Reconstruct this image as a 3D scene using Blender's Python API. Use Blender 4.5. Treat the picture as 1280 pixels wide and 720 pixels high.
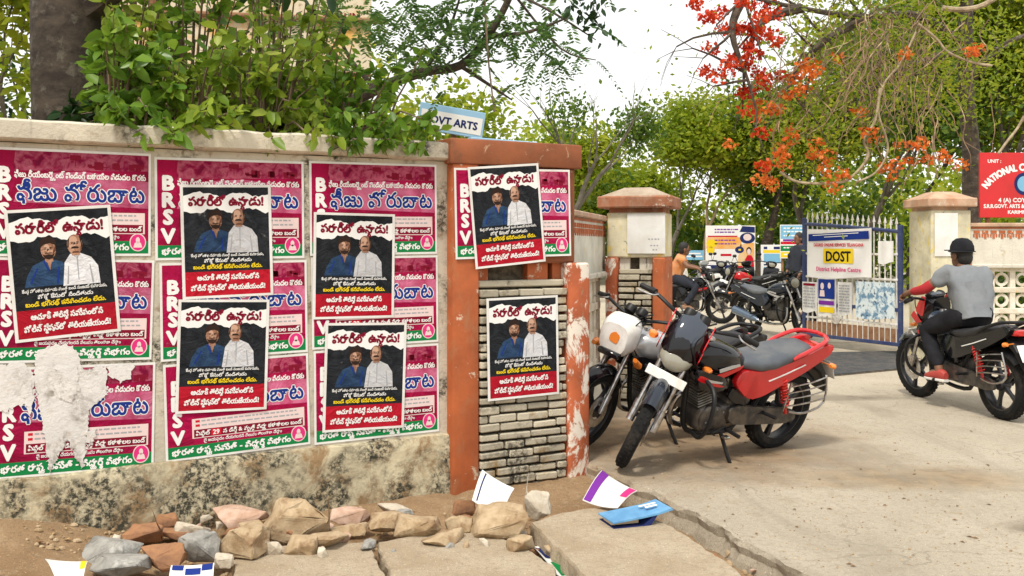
import bpy, bmesh, math, random
import numpy as np
from mathutils import Vector, Matrix, geometry, noise
R = math.radians
random.seed(7); RNG = np.random.default_rng(7)
sc = bpy.context.scene
for o in list(bpy.data.objects): bpy.data.objects.remove(o)
COL = sc.collection

# ------------------------------------------------ camera, sky, sun, exposure
FPX, HC, HY = 1230.0, 1.5, 305.0            # focal length in photo pixels, eye height, horizon row
cam = bpy.data.cameras.new('camera'); cob = bpy.data.objects.new('camera', cam); COL.objects.link(cob)
cob.location = (0, 0, HC); cob.rotation_euler = (R(90), 0, 0)
cam.sensor_width = 36; cam.lens = FPX/1280*36; cam.shift_y = -(360-HY)/1280
cam.clip_start = .05; cam.clip_end = 2000
sc.camera = cob
SUN_EL, SUN_AZ = 58, 205                     # degrees; azimuth clockwise from +Y
world = bpy.data.worlds.new('World'); sc.world = world; world.use_nodes = True
wn = world.node_tree; bg = wn.nodes['Background']
sky = wn.nodes.new('ShaderNodeTexSky'); sky.sky_type = 'NISHITA'; sky.sun_disc = False
sky.sun_elevation = R(SUN_EL); sky.sun_rotation = R(SUN_AZ); sky.dust_density = 3; sky.air_density = 1.0
wh = wn.nodes.new('ShaderNodeMix'); wh.data_type = 'RGBA'
cl = wn.nodes.new('ShaderNodeTexNoise'); cl.inputs['Scale'].default_value = 2.2; cl.inputs['Detail'].default_value = 6
cr = wn.nodes.new('ShaderNodeMapRange'); cr.inputs[1].default_value = .3; cr.inputs[2].default_value = .7
cr.inputs[3].default_value = .78; cr.inputs[4].default_value = .97
wn.links.new(cl.outputs['Fac'], cr.inputs[0]); wn.links.new(cr.outputs[0], wh.inputs[0])
wn.links.new(sky.outputs[0], wh.inputs[6]); wh.inputs[7].default_value = (9.2, 9.1, 8.8, 1)   # thin bright cloud
wn.links.new(wh.outputs[2], bg.inputs[0]); bg.inputs[1].default_value = .10
sun = bpy.data.lights.new('sun', 'SUN'); sun.energy = 2.3; sun.angle = R(9); sun.color = (1, .94, .84)
so = bpy.data.objects.new('sun', sun); COL.objects.link(so)
_d = Vector((math.sin(R(SUN_AZ))*math.cos(R(SUN_EL)), math.cos(R(SUN_AZ))*math.cos(R(SUN_EL)), math.sin(R(SUN_EL))))
so.rotation_euler = _d.to_track_quat('Z', 'Y').to_euler()
sc.view_settings.view_transform = 'Standard'; sc.view_settings.look = 'None'
sc.view_settings.gamma = 1; sc.view_settings.use_curve_mapping = False
sc.view_settings.exposure = .60
sc.render.engine = 'CYCLES'
try:
    sc.cycles.use_denoising = True; sc.cycles.max_bounces = 6; sc.cycles.transparent_max_bounces = 6
except Exception: pass

# ------------------------------------------------ helpers
def P(px, py, Y):
    "point on the sight line of a photo pixel, at depth Y (used to measure real positions)"
    return Vector(((px-640)/FPX*Y, Y, HC-(py-HY)/FPX*Y))
def G(px, py, z=0.0):
    "ground point seen at a photo pixel"
    Y = (HC-z)*FPX/(py-HY); return Vector(((px-640)/FPX*Y, Y, z))

class MB:
    "collects shapes; build() links them as ONE mesh object"
    def __init__(s): s.v = []; s.f = []; s.m = []
    def add(s, vs, fs, mi=0, M=None):
        b = len(s.v)
        s.v += [tuple(M @ Vector(p)) for p in vs] if M is not None else [tuple(p) for p in vs]
        s.f += [tuple(i+b for i in f) for f in fs]; s.m += [mi]*len(fs); return s
    def box(s, c, size, M=None, mi=0, bev=0.0, seg=1):
        x, y, z = [k/2 for k in size]
        vs = [(-x,-y,-z),(x,-y,-z),(x,y,-z),(-x,y,-z),(-x,-y,z),(x,-y,z),(x,y,z),(-x,y,z)]
        fs = [(0,3,2,1),(4,5,6,7),(0,1,5,4),(1,2,6,5),(2,3,7,6),(3,0,4,7)]
        if bev > 0:
            bm = bmesh.new(); bv = [bm.verts.new(p) for p in vs]
            for f in fs: bm.faces.new([bv[i] for i in f])
            bmesh.ops.bevel(bm, geom=bm.edges[:], offset=bev, segments=seg, affect='EDGES', profile=.5)
            bm.verts.index_update(); vs = [v.co.copy() for v in bm.verts]; fs = [[v.index for v in f.verts] for f in bm.faces]; bm.free()
        T = Matrix.Translation(c); return s.add(vs, fs, mi, (M @ T) if M is not None else T)
    def tube(s, pts, r, n=8, mi=0, M=None, cap=True, smooth=0):
        pts = [Vector(p) for p in pts]
        if smooth and len(pts) > 2:
            rs = r if isinstance(r, (list, tuple)) else [r]*len(pts); q = []; qr = []
            for i in range(len(pts)-1):
                p0, p1, p2, p3 = pts[max(i-1,0)], pts[i], pts[i+1], pts[min(i+2,len(pts)-1)]
                for k in range(smooth):
                    t = k/smooth
                    q.append(.5*((2*p1)+(-p0+p2)*t+(2*p0-5*p1+4*p2-p3)*t*t+(-p0+3*p1-3*p2+p3)*t**3)); qr.append(rs[i]*(1-t)+rs[i+1]*t)
            q.append(pts[-1]); qr.append(rs[-1]); pts, r = q, qr
        rs = r if isinstance(r, (list, tuple)) else [r]*len(pts)
        vs = []; a = None
        for i, p in enumerate(pts):
            t = (pts[min(i+1,len(pts)-1)]-pts[max(i-1,0)])
            t = t.normalized() if t.length > 1e-9 else Vector((0,0,1))
            if a is None: a = t.orthogonal().normalized()
            a = (a - t*a.dot(t)); a = a.normalized() if a.length > 1e-6 else t.orthogonal().normalized()
            b = t.cross(a)
            for k in range(n):
                w = 2*math.pi*k/n; vs.append(p+(a*math.cos(w)+b*math.sin(w))*rs[i])
        fs = [(i*n+k, i*n+(k+1)%n, (i+1)*n+(k+1)%n, (i+1)*n+k) for i in range(len(pts)-1) for k in range(n)]
        if cap: fs += [tuple(range(n-1,-1,-1)), tuple((len(pts)-1)*n+k for k in range(n))]
        return s.add(vs, fs, mi, M)
    def lathe(s, prof, n=24, mi=0, M=None, closed=False):
        "profile of (r, z) turned about z"
        m = len(prof); vs = [(r*math.cos(2*math.pi*k/n), r*math.sin(2*math.pi*k/n), z) for k in range(n) for r, z in prof]
        fs = [(k*m+i, ((k+1)%n)*m+i, ((k+1)%n)*m+(i+1)%m, k*m+(i+1)%m) for k in range(n) for i in range(m if closed else m-1)]
        return s.add(vs, fs, mi, M)
    def loft(s, secs, n=16, mi=0, M=None, ex=2.6):
        "sections (x, zc, half width, half height[, exponent]) of super-ellipses along x"
        vs = []
        for q in secs:
            e = q[4] if len(q) > 4 else ex
            for k in range(n):
                w = 2*math.pi*k/n; c, d = math.cos(w), math.sin(w)
                vs.append((q[0], q[2]*math.copysign(abs(c)**(2/e), c), q[1]+q[3]*math.copysign(abs(d)**(2/e), d)))
        L = len(secs); fs = [(i*n+k, (i+1)*n+k, (i+1)*n+(k+1)%n, i*n+(k+1)%n) for i in range(L-1) for k in range(n)]
        fs += [tuple(range(n)), tuple((L-1)*n+k for k in range(n-1,-1,-1))]
        return s.add(vs, fs, mi, M)
    def prism(s, poly, z0, z1, mi=0, M=None, bev=0.0, seg=1):
        "polygon in x, y extruded from z0 to z1"
        n = len(poly); vs = [(p[0],p[1],z0) for p in poly]+[(p[0],p[1],z1) for p in poly]
        fs = [tuple(range(n-1,-1,-1)), tuple(range(n,2*n))]+[(i,(i+1)%n,n+(i+1)%n,n+i) for i in range(n)]
        if bev > 0:
            bm = bmesh.new(); bv = [bm.verts.new(p) for p in vs]
            for f in fs: bm.faces.new([bv[i] for i in f])
            bmesh.ops.bevel(bm, geom=bm.edges[:], offset=bev, segments=seg, affect='EDGES', profile=.5)
            bmesh.ops.triangulate(bm, faces=[f for f in bm.faces if len(f.verts) > 4])
            bm.verts.index_update(); vs = [v.co.copy() for v in bm.verts]; fs = [[v.index for v in f.verts] for f in bm.faces]; bm.free()
        return s.add(vs, fs, mi, M)
    def flat(s, poly, z, mi=0, M=None):
        return s.add([(p[0],p[1],z) for p in poly], [tuple(range(len(poly)))], mi, M)
    def rect(s, x0, y0, x1, y1, z, mi=0, M=None): return s.flat([(x0,y0),(x1,y0),(x1,y1),(x0,y1)], z, mi, M)
    def ell(s, cx, cy, rx, ry, z, mi=0, n=20, rot=0, M=None):
        c, d = math.cos(rot), math.sin(rot)
        return s.flat([(cx+rx*math.cos(2*math.pi*k/n)*c-ry*math.sin(2*math.pi*k/n)*d, cy+rx*math.cos(2*math.pi*k/n)*d+ry*math.sin(2*math.pi*k/n)*c) for k in range(n)], z, mi, M)
    def sphere(s, c, r, n=14, m=9, mi=0, M=None):
        rx, ry, rz = r if isinstance(r, (list, tuple)) else (r,r,r)
        vs = [(c[0]+rx*math.sin(math.pi*(i+.02)/(m+.04))*math.cos(2*math.pi*k/n), c[1]+ry*math.sin(math.pi*(i+.02)/(m+.04))*math.sin(2*math.pi*k/n), c[2]+rz*math.cos(math.pi*i/m)) for i in range(m+1) for k in range(n)]
        fs = [(i*n+k, (i+1)*n+k, (i+1)*n+(k+1)%n, i*n+(k+1)%n) for i in range(m) for k in range(n)]
        return s.add(vs, fs, mi, M)
    def xf(s, M): s.v = [tuple(M @ Vector(p)) for p in s.v]; return s
    def build(s, name, mats, parent=None, smooth=True, ang=35):
        me = bpy.data.meshes.new(name); me.from_pydata(s.v, [], s.f)
        for m in (mats if isinstance(mats, (list, tuple)) else [mats]): me.materials.append(m)
        if len(me.materials) > 1: me.polygons.foreach_set('material_index', s.m)
        me.update()
        bm = bmesh.new(); bm.from_mesh(me); bmesh.ops.recalc_face_normals(bm, faces=bm.faces[:]) if s.__dict__.get('fixn', True) else None
        bm.to_mesh(me); bm.free()
        if smooth:
            me.polygons.foreach_set('use_smooth', [True]*len(me.polygons)); me.set_sharp_from_angle(angle=R(ang))
        o = bpy.data.objects.new(name, me); COL.objects.link(o); o.parent = parent; return o
def MBF():
    m = MB(); m.fixn = False; return m          # flat printed layers: keep the winding as given

def tag(o, label=None, cat=None, group=None, kind=None):
    if label: o['label'] = label
    if cat: o['category'] = cat
    if group: o['group'] = group
    if kind: o['kind'] = kind
    return o
def thing(name, label, cat, loc=(0,0,0), rz=0.0, group=None, rx=0.0):
    o = bpy.data.objects.new(name, None); COL.objects.link(o); o.empty_display_size = .1
    o.location = loc; o.rotation_euler = (rx, 0, rz); return tag(o, label, cat, group)
def copy_tree(o, parent=None):
    c = o.copy(); COL.objects.link(c); c.parent = parent
    for ch in list(o.children): copy_tree(ch, c)
    return c
def npmesh(name, v, f, mat, parent=None, smooth=False):
    me = bpy.data.meshes.new(name); v = np.asarray(v, np.float32); f = np.asarray(f, np.int32); k = f.shape[1]
    me.vertices.add(len(v)); me.vertices.foreach_set('co', v.ravel())
    me.loops.add(f.size); me.loops.foreach_set('vertex_index', f.ravel())
    me.polygons.add(len(f)); me.polygons.foreach_set('loop_start', np.arange(0, f.size, k, dtype=np.int32))
    try: me.polygons.foreach_set('loop_total', np.full(len(f), k, np.int32))
    except Exception: pass
    me.materials.append(mat); me.update(calc_edges=True); me.validate()
    if smooth: me.polygons.foreach_set('use_smooth', [True]*len(me.polygons))
    o = bpy.data.objects.new(name, me); COL.objects.link(o); o.parent = parent; return o

# ------------------------------------------------ materials
def nm(name):
    m = bpy.data.materials.new(name); m.use_nodes = True; return m, m.node_tree, m.node_tree.nodes['Principled BSDF']
def mixc(nt, fac, a, b):
    x = nt.nodes.new('ShaderNodeMix'); x.data_type = 'RGBA'
    for s, val in ((6, a), (7, b)):
        if isinstance(val, tuple): x.inputs[s].default_value = (*val[:3], 1)
        else: nt.links.new(val, x.inputs[s])
    if isinstance(fac, float): x.inputs[0].default_value = fac
    else: nt.links.new(fac, x.inputs[0])
    return x.outputs[2]
def noi(nt, co, scale, detail=5, rough=.6, lo=None, hi=None, dist=0.0, stretch=None):
    t = nt.nodes.new('ShaderNodeTexNoise'); t.inputs['Scale'].default_value = scale; t.inputs['Detail'].default_value = detail
    t.inputs['Roughness'].default_value = rough; t.inputs['Distortion'].default_value = dist
    if stretch:
        mp = nt.nodes.new('ShaderNodeMapping'); mp.inputs['Scale'].default_value = stretch; nt.links.new(co, mp.inputs[0]); co = mp.outputs[0]
    nt.links.new(co, t.inputs['Vector'])
    if lo is None: return t.outputs['Fac']
    r = nt.nodes.new('ShaderNodeMapRange'); r.inputs[1].default_value = lo; r.inputs[2].default_value = hi; nt.links.new(t.outputs['Fac'], r.inputs[0]); return r.outputs[0]
def coord(nt, kind='Object'): return nt.nodes.new('ShaderNodeTexCoord').outputs[kind]
def bump(nt, bs, h, strength, dist=.01):
    b = nt.nodes.new('ShaderNodeBump'); b.inputs['Strength'].default_value = strength; b.inputs['Distance'].default_value = dist
    nt.links.new(h, b.inputs['Height']); nt.links.new(b.outputs[0], bs.inputs['Normal'])
def mat(name, c, c2=None, scale=8, lo=.4, hi=.62, rough=.6, metal=0, bmp=0, bs=60, coat=0, spec=.5, c3=None, s3=25, lo3=.55, hi3=.65, stretch=None, det=6):
    m, nt, b = nm(name); b.inputs['Roughness'].default_value = rough; b.inputs['Metallic'].default_value = metal
    b.inputs['Coat Weight'].default_value = coat; b.inputs['Specular IOR Level'].default_value = spec
    b.inputs['Base Color'].default_value = (*c, 1); co = coord(nt)
    if c2:
        k = mixc(nt, noi(nt, co, scale, det, .65, lo, hi, .3, stretch), c, c2)
        if c3: k = mixc(nt, noi(nt, co, s3, 5, .65, lo3, hi3), k, c3)
        nt.links.new(k, b.inputs['Base Color'])
    if bmp: bump(nt, b, noi(nt, co, bs, 6, .6), bmp)
    return m
def leafmat(name, cols, trans=.4, rough=.45, big=1.2):
    "foliage: each leaf its own green, with slow drifts of hue over the plant"
    m, nt, b = nm(name); g = nt.nodes.new('ShaderNodeNewGeometry'); r = nt.nodes.new('ShaderNodeValToRGB')
    e = r.color_ramp.elements; e[0].color = (*cols[0],1); e[1].color = (*cols[-1],1)
    for i, c in enumerate(cols[1:-1]): e.new((i+1)/(len(cols)-1)).color = (*c,1)
    n = noi(nt, coord(nt), big, 3, .5, .3, .7); mx = nt.nodes.new('ShaderNodeMix'); mx.inputs[0].default_value = .5
    nt.links.new(g.outputs['Random Per Island'], mx.inputs[2]); nt.links.new(n, mx.inputs[3]); nt.links.new(mx.outputs[0], r.inputs[0])
    nt.links.new(r.outputs[0], b.inputs['Base Color']); b.inputs['Roughness'].default_value = rough; b.inputs['Specular IOR Level'].default_value = .35
    t = nt.nodes.new('ShaderNodeBsdfTranslucent'); nt.links.new(r.outputs[0], t.inputs[0])
    mix = nt.nodes.new('ShaderNodeMixShader'); mix.inputs[0].default_value = trans; out = nt.nodes['Material Output']
    nt.links.new(b.outputs[0], mix.inputs[1]); nt.links.new(t.outputs[0], mix.inputs[2]); nt.links.new(mix.outputs[0], out.inputs[0]); return m

MT = {}
def mk(k, *a, **kw): MT[k] = mat(k, *a, **kw); return MT[k]
mk('black_plastic', (.009,.009,.010), (.022,.020,.017), scale=6, lo=.5, hi=.75, rough=.45, spec=.3); mk('black_gloss', (.006,.006,.008), rough=.16, coat=.25, spec=.35)
mk('tyre', (.012,.012,.012), (.06,.05,.038), scale=7, lo=.5, hi=.8, rough=.85, spec=.2, bmp=.4, bs=90)
mk('alloy', (.05,.05,.055), rough=.35, metal=.6); mk('steel', (.55,.55,.56), rough=.3, metal=1, c2=(.32,.28,.24), scale=20)
mk('engine', (.05,.05,.052), (.13,.11,.09), scale=14, rough=.45, metal=.55, bmp=.2, bs=40); mk('engine_alloy', (.33,.32,.30), (.16,.14,.11), scale=12, rough=.42, metal=.8)
mk('red_paint', (.50,.006,.010), (.36,.02,.018), scale=5, lo=.5, hi=.8, rough=.22, coat=.35); mk('red_spring', (.55,.02,.015), rough=.35)
mk('seat_grey', (.075,.085,.10), (.12,.125,.13), scale=5, rough=.6, spec=.3, bmp=.12, bs=220); mk('seat_black', (.02,.02,.022), rough=.6, bmp=.1, bs=200)
mk('white_paint', (.78,.78,.76), (.62,.6,.55), scale=7, rough=.4); mk('silver_paint', (.50,.51,.52), rough=.28, metal=.45, coat=.4)
mk('bluegrey_paint', (.10,.14,.20), rough=.25, metal=.3, coat=.5); mk('darkblue_paint', (.012,.018,.030), rough=.2, coat=.25, spec=.4); mk('lens', (.26,.25,.20), rough=.10, coat=.6)
mk('screen_smoke', (.035,.045,.065), rough=.08, coat=.4); mk('amber', (.75,.22,.03), rough=.2, coat=.5); mk('tail_red', (.5,.012,.01), rough=.15, coat=.6)
mk('ink_white', (.80,.80,.78), rough=.75, spec=.12); mk('ink_black', (.012,.012,.014), rough=.75, spec=.12); mk('ink_blue', (.012,.035,.22), rough=.75, spec=.12)
mk('ink_maroon', (.20,.006,.025), rough=.75, spec=.12); mk('ink_red', (.55,.012,.03), rough=.75, spec=.12); mk('ink_yellow', (.80,.58,.02), rough=.75, spec=.12)
mk('ink_green', (.008,.20,.055), rough=.75, spec=.12); mk('ink_pink', (.66,.035,.20), rough=.75, spec=.12); mk('ink_pale', (.75,.60,.58), rough=.75, spec=.12)
mk('ink_navy', (.02,.03,.12), rough=.75, spec=.12); mk('ink_skin', (.42,.22,.14), (.50,.30,.20), scale=30, rough=.75, spec=.12); mk('ink_hair', (.03,.017,.013), rough=.75, spec=.12)
mk('ink_light_skin', (.55,.34,.24), rough=.75, spec=.12); mk('ink_brown', (.12,.05,.03), rough=.75, spec=.12); mk('ink_orange', (.75,.25,.03), rough=.75, spec=.12); mk('ink_sky', (.20,.45,.65), rough=.75, spec=.12); mk('ink_grey', (.35,.36,.38), rough=.75, spec=.12); mk('ink_purple', (.18,.03,.30), rough=.75, spec=.12)
mk('paper', (.76,.76,.74), (.66,.64,.60), scale=3, rough=.8, bmp=.3, bs=9, spec=.15)
# ------------------------------------------------ lettering
TXT = dict(
 l1='ఫీజు రీయింబర్స్మెంట్ పెండింగ్ బకాయిల విడుదల కొరకు', l2='ఫీజు పోరుబాట', l3a='ఏప్రిల్', l3b='29', l3c='న డిగ్రీ & వృత్తి విద్యా కళాశాలల బంద్',
 l4='పై జయప్రదం చేయగలరని పిలుపు తెలంగాణ చేద్దాం', l5='భారత రాష్ట్ర సమితి - విద్యార్థి విభాగం', t='పరారీలో ఉన్నాడు!',
 s1='కేంద్ర హోంశాఖ సహాయ మంత్రి బండి సంజయ్ కుమారుడు,', s2='పోక్సో కేసులో నిందితుడు', s3='బండి భగీరథ్ కనిపించడం లేదు.',
 r1='ఆచూకీ తెలిస్తే సమీపంలోని', r2='పోలీస్ స్టేషన్\u200cలో తెలియజేయండి!', wall='కళాశాల')
LATIN = "ABCDEFGHIJKLMNOPQRSTUVWXYZabcdefghijklmnopqrstuvwxyz0123456789&.,:-!()'/|"
GL = {}
def load_glyphs():
    chars = sorted(set(''.join(TXT.values())+LATIN)-{' ', '\u200c'}); obs = {}
    for c in chars:
        cu = bpy.data.curves.new('t', 'FONT'); cu.body = c+'|'; cu.fill_mode = 'NONE'; cu.resolution_u = 2; cu.size = 1
        o = bpy.data.objects.new('t', cu); COL.objects.link(o); obs[c] = o
    bpy.context.view_layer.update(); dg = bpy.context.evaluated_depsgraph_get(); raw = {}
    for c, o in obs.items():
        me = o.evaluated_get(dg).to_mesh(); nxt = {}
        for e in me.edges: nxt.setdefault(e.vertices[0], []).append(e.vertices[1]); nxt.setdefault(e.vertices[1], []).append(e.vertices[0])
        seen = set(); loops = []
        for v in range(len(me.vertices)):
            if v in seen or v not in nxt: continue
            lp = [v]; seen.add(v); cur = v
            while True:
                n = [k for k in sorted(nxt[cur]) if k not in seen]
                if not n: break
                n = [k for k in n if k == cur+1] or n
                cur = n[0]; seen.add(cur); lp.append(cur)
            if len(lp) > 2: loops.append([tuple(me.vertices[i].co[:2]) for i in lp])
        raw[c] = loops; o.evaluated_get(dg).to_mesh_clear()
    area = lambda L: .5*sum(L[i-1][0]*L[i][1]-L[i][0]*L[i-1][1] for i in range(len(L)))
    bar = raw['|'][0]; bx = min(p[0] for p in bar)
    def inside(p, L):
        r = False
        for i in range(len(L)):
            (x1,y1),(x2,y2) = L[i-1], L[i]
            if (y1 > p[1]) != (y2 > p[1]) and p[0] < (x2-x1)*(p[1]-y1)/(y2-y1)+x1: r = not r
        return r
    for c, loops in raw.items():
        adv = min(p[0] for p in loops[-1])-bx; L = loops[:-1]
        sgn = math.copysign(1, area(min(L, key=lambda l: min(p[0] for p in l))))
        outs = [l for l in L if area(l)*sgn > 0]; holes = [l for l in L if area(l)*sgn <= 0]; polys = []
        for o in outs:
            hs = [h for h in holes if inside(h[0], o)]
            # leave a hole out of the larger shape when a smaller one carries it
            hs = [h for h in hs if not any(q is not o and abs(area(q)) < abs(area(o)) and inside(h[0], q) for q in outs)]
            vs = [p for l in [o]+hs for p in l]; tr = geometry.tessellate_polygon([[Vector((*p,0)) for p in l] for l in [o]+hs])
            polys.append((vs, [tuple(t) for t in tr]))
        GL[c] = (polys, adv)
    for o in obs.values():
        cu = o.data; bpy.data.objects.remove(o); bpy.data.curves.remove(cu)
load_glyphs()
def shape(s):
    "list of (char, x, y, scale) and the line's width"
    out = []; x = 0; i = 0; n = len(s); cons = lambda c: 0xC15 <= ord(c) <= 0xC39
    while i < n:
        c = s[i]
        if c == ' ': x += .30; i += 1; continue
        if c == '\u200c': i += 1; continue
        if cons(c):
            bx = x; out.append((c, x, 0, 1)); x += GL[c][1]; i += 1; subs = []
            while i+1 < n and ord(s[i]) == 0xC4D and cons(s[i+1]): subs.append(s[i+1]); i += 2
            while i < n and 0xC3E <= ord(s[i]) <= 0xC4D:
                out.append((s[i], x, 0, 1)); x += max(0, GL[s[i]][1]); i += 1
            for q, k in enumerate(subs): out.append((k, bx+.22+.3*q, -.34, .5)); x = max(x, bx+.22+.3*q+GL[k][1]*.5)
        else: out.append((c, x, 0, 1)); x += GL[c][1]; i += 1
    return out, x
def text(mb, s, x, y, z, h, mi=0, al='l', bold=0, w=None, cond=1.0, arc=None):
    "lettering of size h; w squeezes the line to that width; bold = stroke growth in em"
    it, W = shape(s); sx = h*cond
    if w: sx = w/W
    x0 = x-(W*sx)/2 if al == 'c' else x-W*sx if al == 'r' else x
    offs = [(0,0)]
    if bold: offs = [(bold*math.cos(k*math.pi/3), bold*math.sin(k*math.pi/3)) for k in range(6)]
    n = 0
    for c, cx, cy, k in it:
        for vs, tr in GL[c][0]:
            for ox, oy in offs:
                n += 1; zz = z+(n % 7)*4e-5
                pts = [(x0+(cx+p[0]*k)*sx+ox*h, y+(cy+p[1]*k)*h+oy*h, zz) for p in vs]
                if arc:
                    cxm, rad = arc; q = []
                    for a, b, d in pts:
                        t = (a-cxm)/rad; q.append((cxm+math.sin(t)*(rad+b-y), y-rad+math.cos(t)*(rad+b-y), d))
                    pts = q
                tr2 = []
                for t in tr:
                    a = pts[t[0]]; b = pts[t[1]]; d = pts[t[2]]
                    tr2.append(t if (b[0]-a[0])*(d[1]-a[1])-(b[1]-a[1])*(d[0]-a[0]) > 0 else (t[0],t[2],t[1]))
                mb.add(pts, tr2, mi)
    return x0, W*sx
# ------------------------------------------------ masonry materials
def stained(name, base, mould=(.05,.045,.032), rust=(.26,.15,.07), amount=.5, streak=True):
    m, nt, b = nm(name); co = coord(nt); b.inputs['Roughness'].default_value = .88
    k = mixc(nt, noi(nt, co, 2.2, 6, .6, .35, .7), base, tuple(c*.72 for c in base))
    k = mixc(nt, noi(nt, co, 5, 8, .72, .62-.16*amount, .72-.12*amount, .4), k, rust)
    f1 = noi(nt, co, 3.2, 4, .6, .58-.22*amount, .70-.18*amount, .5); f2 = noi(nt, co, 32, 7, .75, .42, .56, .2)
    mu = nt.nodes.new('ShaderNodeMath'); mu.operation = 'MULTIPLY'; nt.links.new(f1, mu.inputs[0]); nt.links.new(f2, mu.inputs[1])
    k = mixc(nt, mu.outputs[0], k, mould)
    if streak: k = mixc(nt, noi(nt, co, 4, 5, .6, .60, .78, 0, (3,3,.22)), k, tuple(c*.45 for c in base))
    nt.links.new(k, b.inputs['Base Color']); bump(nt, b, noi(nt, co, 45, 8, .7), .55, .012); return m
def peel(name, top, under, third=None, lo=.5, hi=.54, scale=7):
    m, nt, b = nm(name); co = coord(nt); b.inputs['Roughness'].default_value = .75
    a = mixc(nt, noi(nt, co, 3, 4, .6, .35, .65), top, tuple(c*.6 for c in top))
    k = mixc(nt, noi(nt, co, scale, 8, .7, lo, hi, .4, (1,1,.55)), a, under)
    if third: k = mixc(nt, noi(nt, co, scale*1.7, 8, .72, .60, .64, .5), k, third)
    nt.links.new(k, b.inputs['Base Color']); bump(nt, b, noi(nt, co, scale*5, 8, .7), .35, .008); return m
CREAM = (.62,.56,.44)
M_wall = stained('wall_plaster', (.60,.55,.44), amount=.42)
M_plinth = stained('plinth_moss', (.60,.53,.36), (.035,.034,.022), (.29,.19,.095), .84, False)
M_coping = stained('coping_concrete', (.66,.60,.48), (.06,.055,.04), (.34,.26,.17), .30)
M_cap = peel('cap_paint', (.33,.10,.035), (.19,.075,.035), (.42,.26,.15), .50, .62, 4)
M_cap2 = peel('cap_paint_dusty', (.40,.15,.07), (.34,.20,.13), (.56,.50,.42), .48, .62, 6)
M_orange = peel('orange_paint', (.50,.125,.035), (.36,.15,.065), (.60,.46,.34), .52, .66, 5)
M_post = peel('flaking_post_paint', (.50,.12,.04), (.70,.63,.54), (.30,.16,.09), .50, .55, 7)
def perisland(m, amt=.35):
    nt = m.node_tree; b = nt.nodes['Principled BSDF']; l = b.inputs['Base Color'].links[0]; src = l.from_socket; g = nt.nodes.new('ShaderNodeNewGeometry'); mr = nt.nodes.new('ShaderNodeMapRange'); mr.inputs[3].default_value = 1-amt; mr.inputs[4].default_value = 1.12
    nt.links.new(g.outputs['Random Per Island'], mr.inputs[0]); hs = nt.nodes.new('ShaderNodeHueSaturation'); nt.links.new(mr.outputs[0], hs.inputs['Value']); nt.links.new(src, hs.inputs['Color']); nt.links.new(hs.outputs[0], b.inputs['Base Color']); return m
M_brick = perisland(stained('stone_brick', (.60,.54,.41), (.08,.07,.05), (.36,.25,.12), .40, False))
M_mortar = mat('mortar_dark', (.06,.05,.035), (.16,.13,.085), scale=20, rough=.95)
M_cream = stained('cream_wall', (.72,.68,.58), (.25,.22,.16), (.55,.40,.22), .25)
M_panel = peel('mural_panel', (.70,.68,.58), (.42,.56,.50), (.62,.52,.25), .56, .66, 5)
M_yel = peel('faded_mural', (.74,.68,.48), (.66,.52,.14), (.22,.26,.20), .55, .62, 11)
M_pinkroof = peel('faded_cap_paint', (.60,.40,.27), (.46,.22,.12), (.55,.50,.42), .5, .7, 5)
M_greyroof = mat('cap_slope', (.42,.34,.26), (.30,.22,.15), scale=5, rough=.9, bmp=.3)

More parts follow.
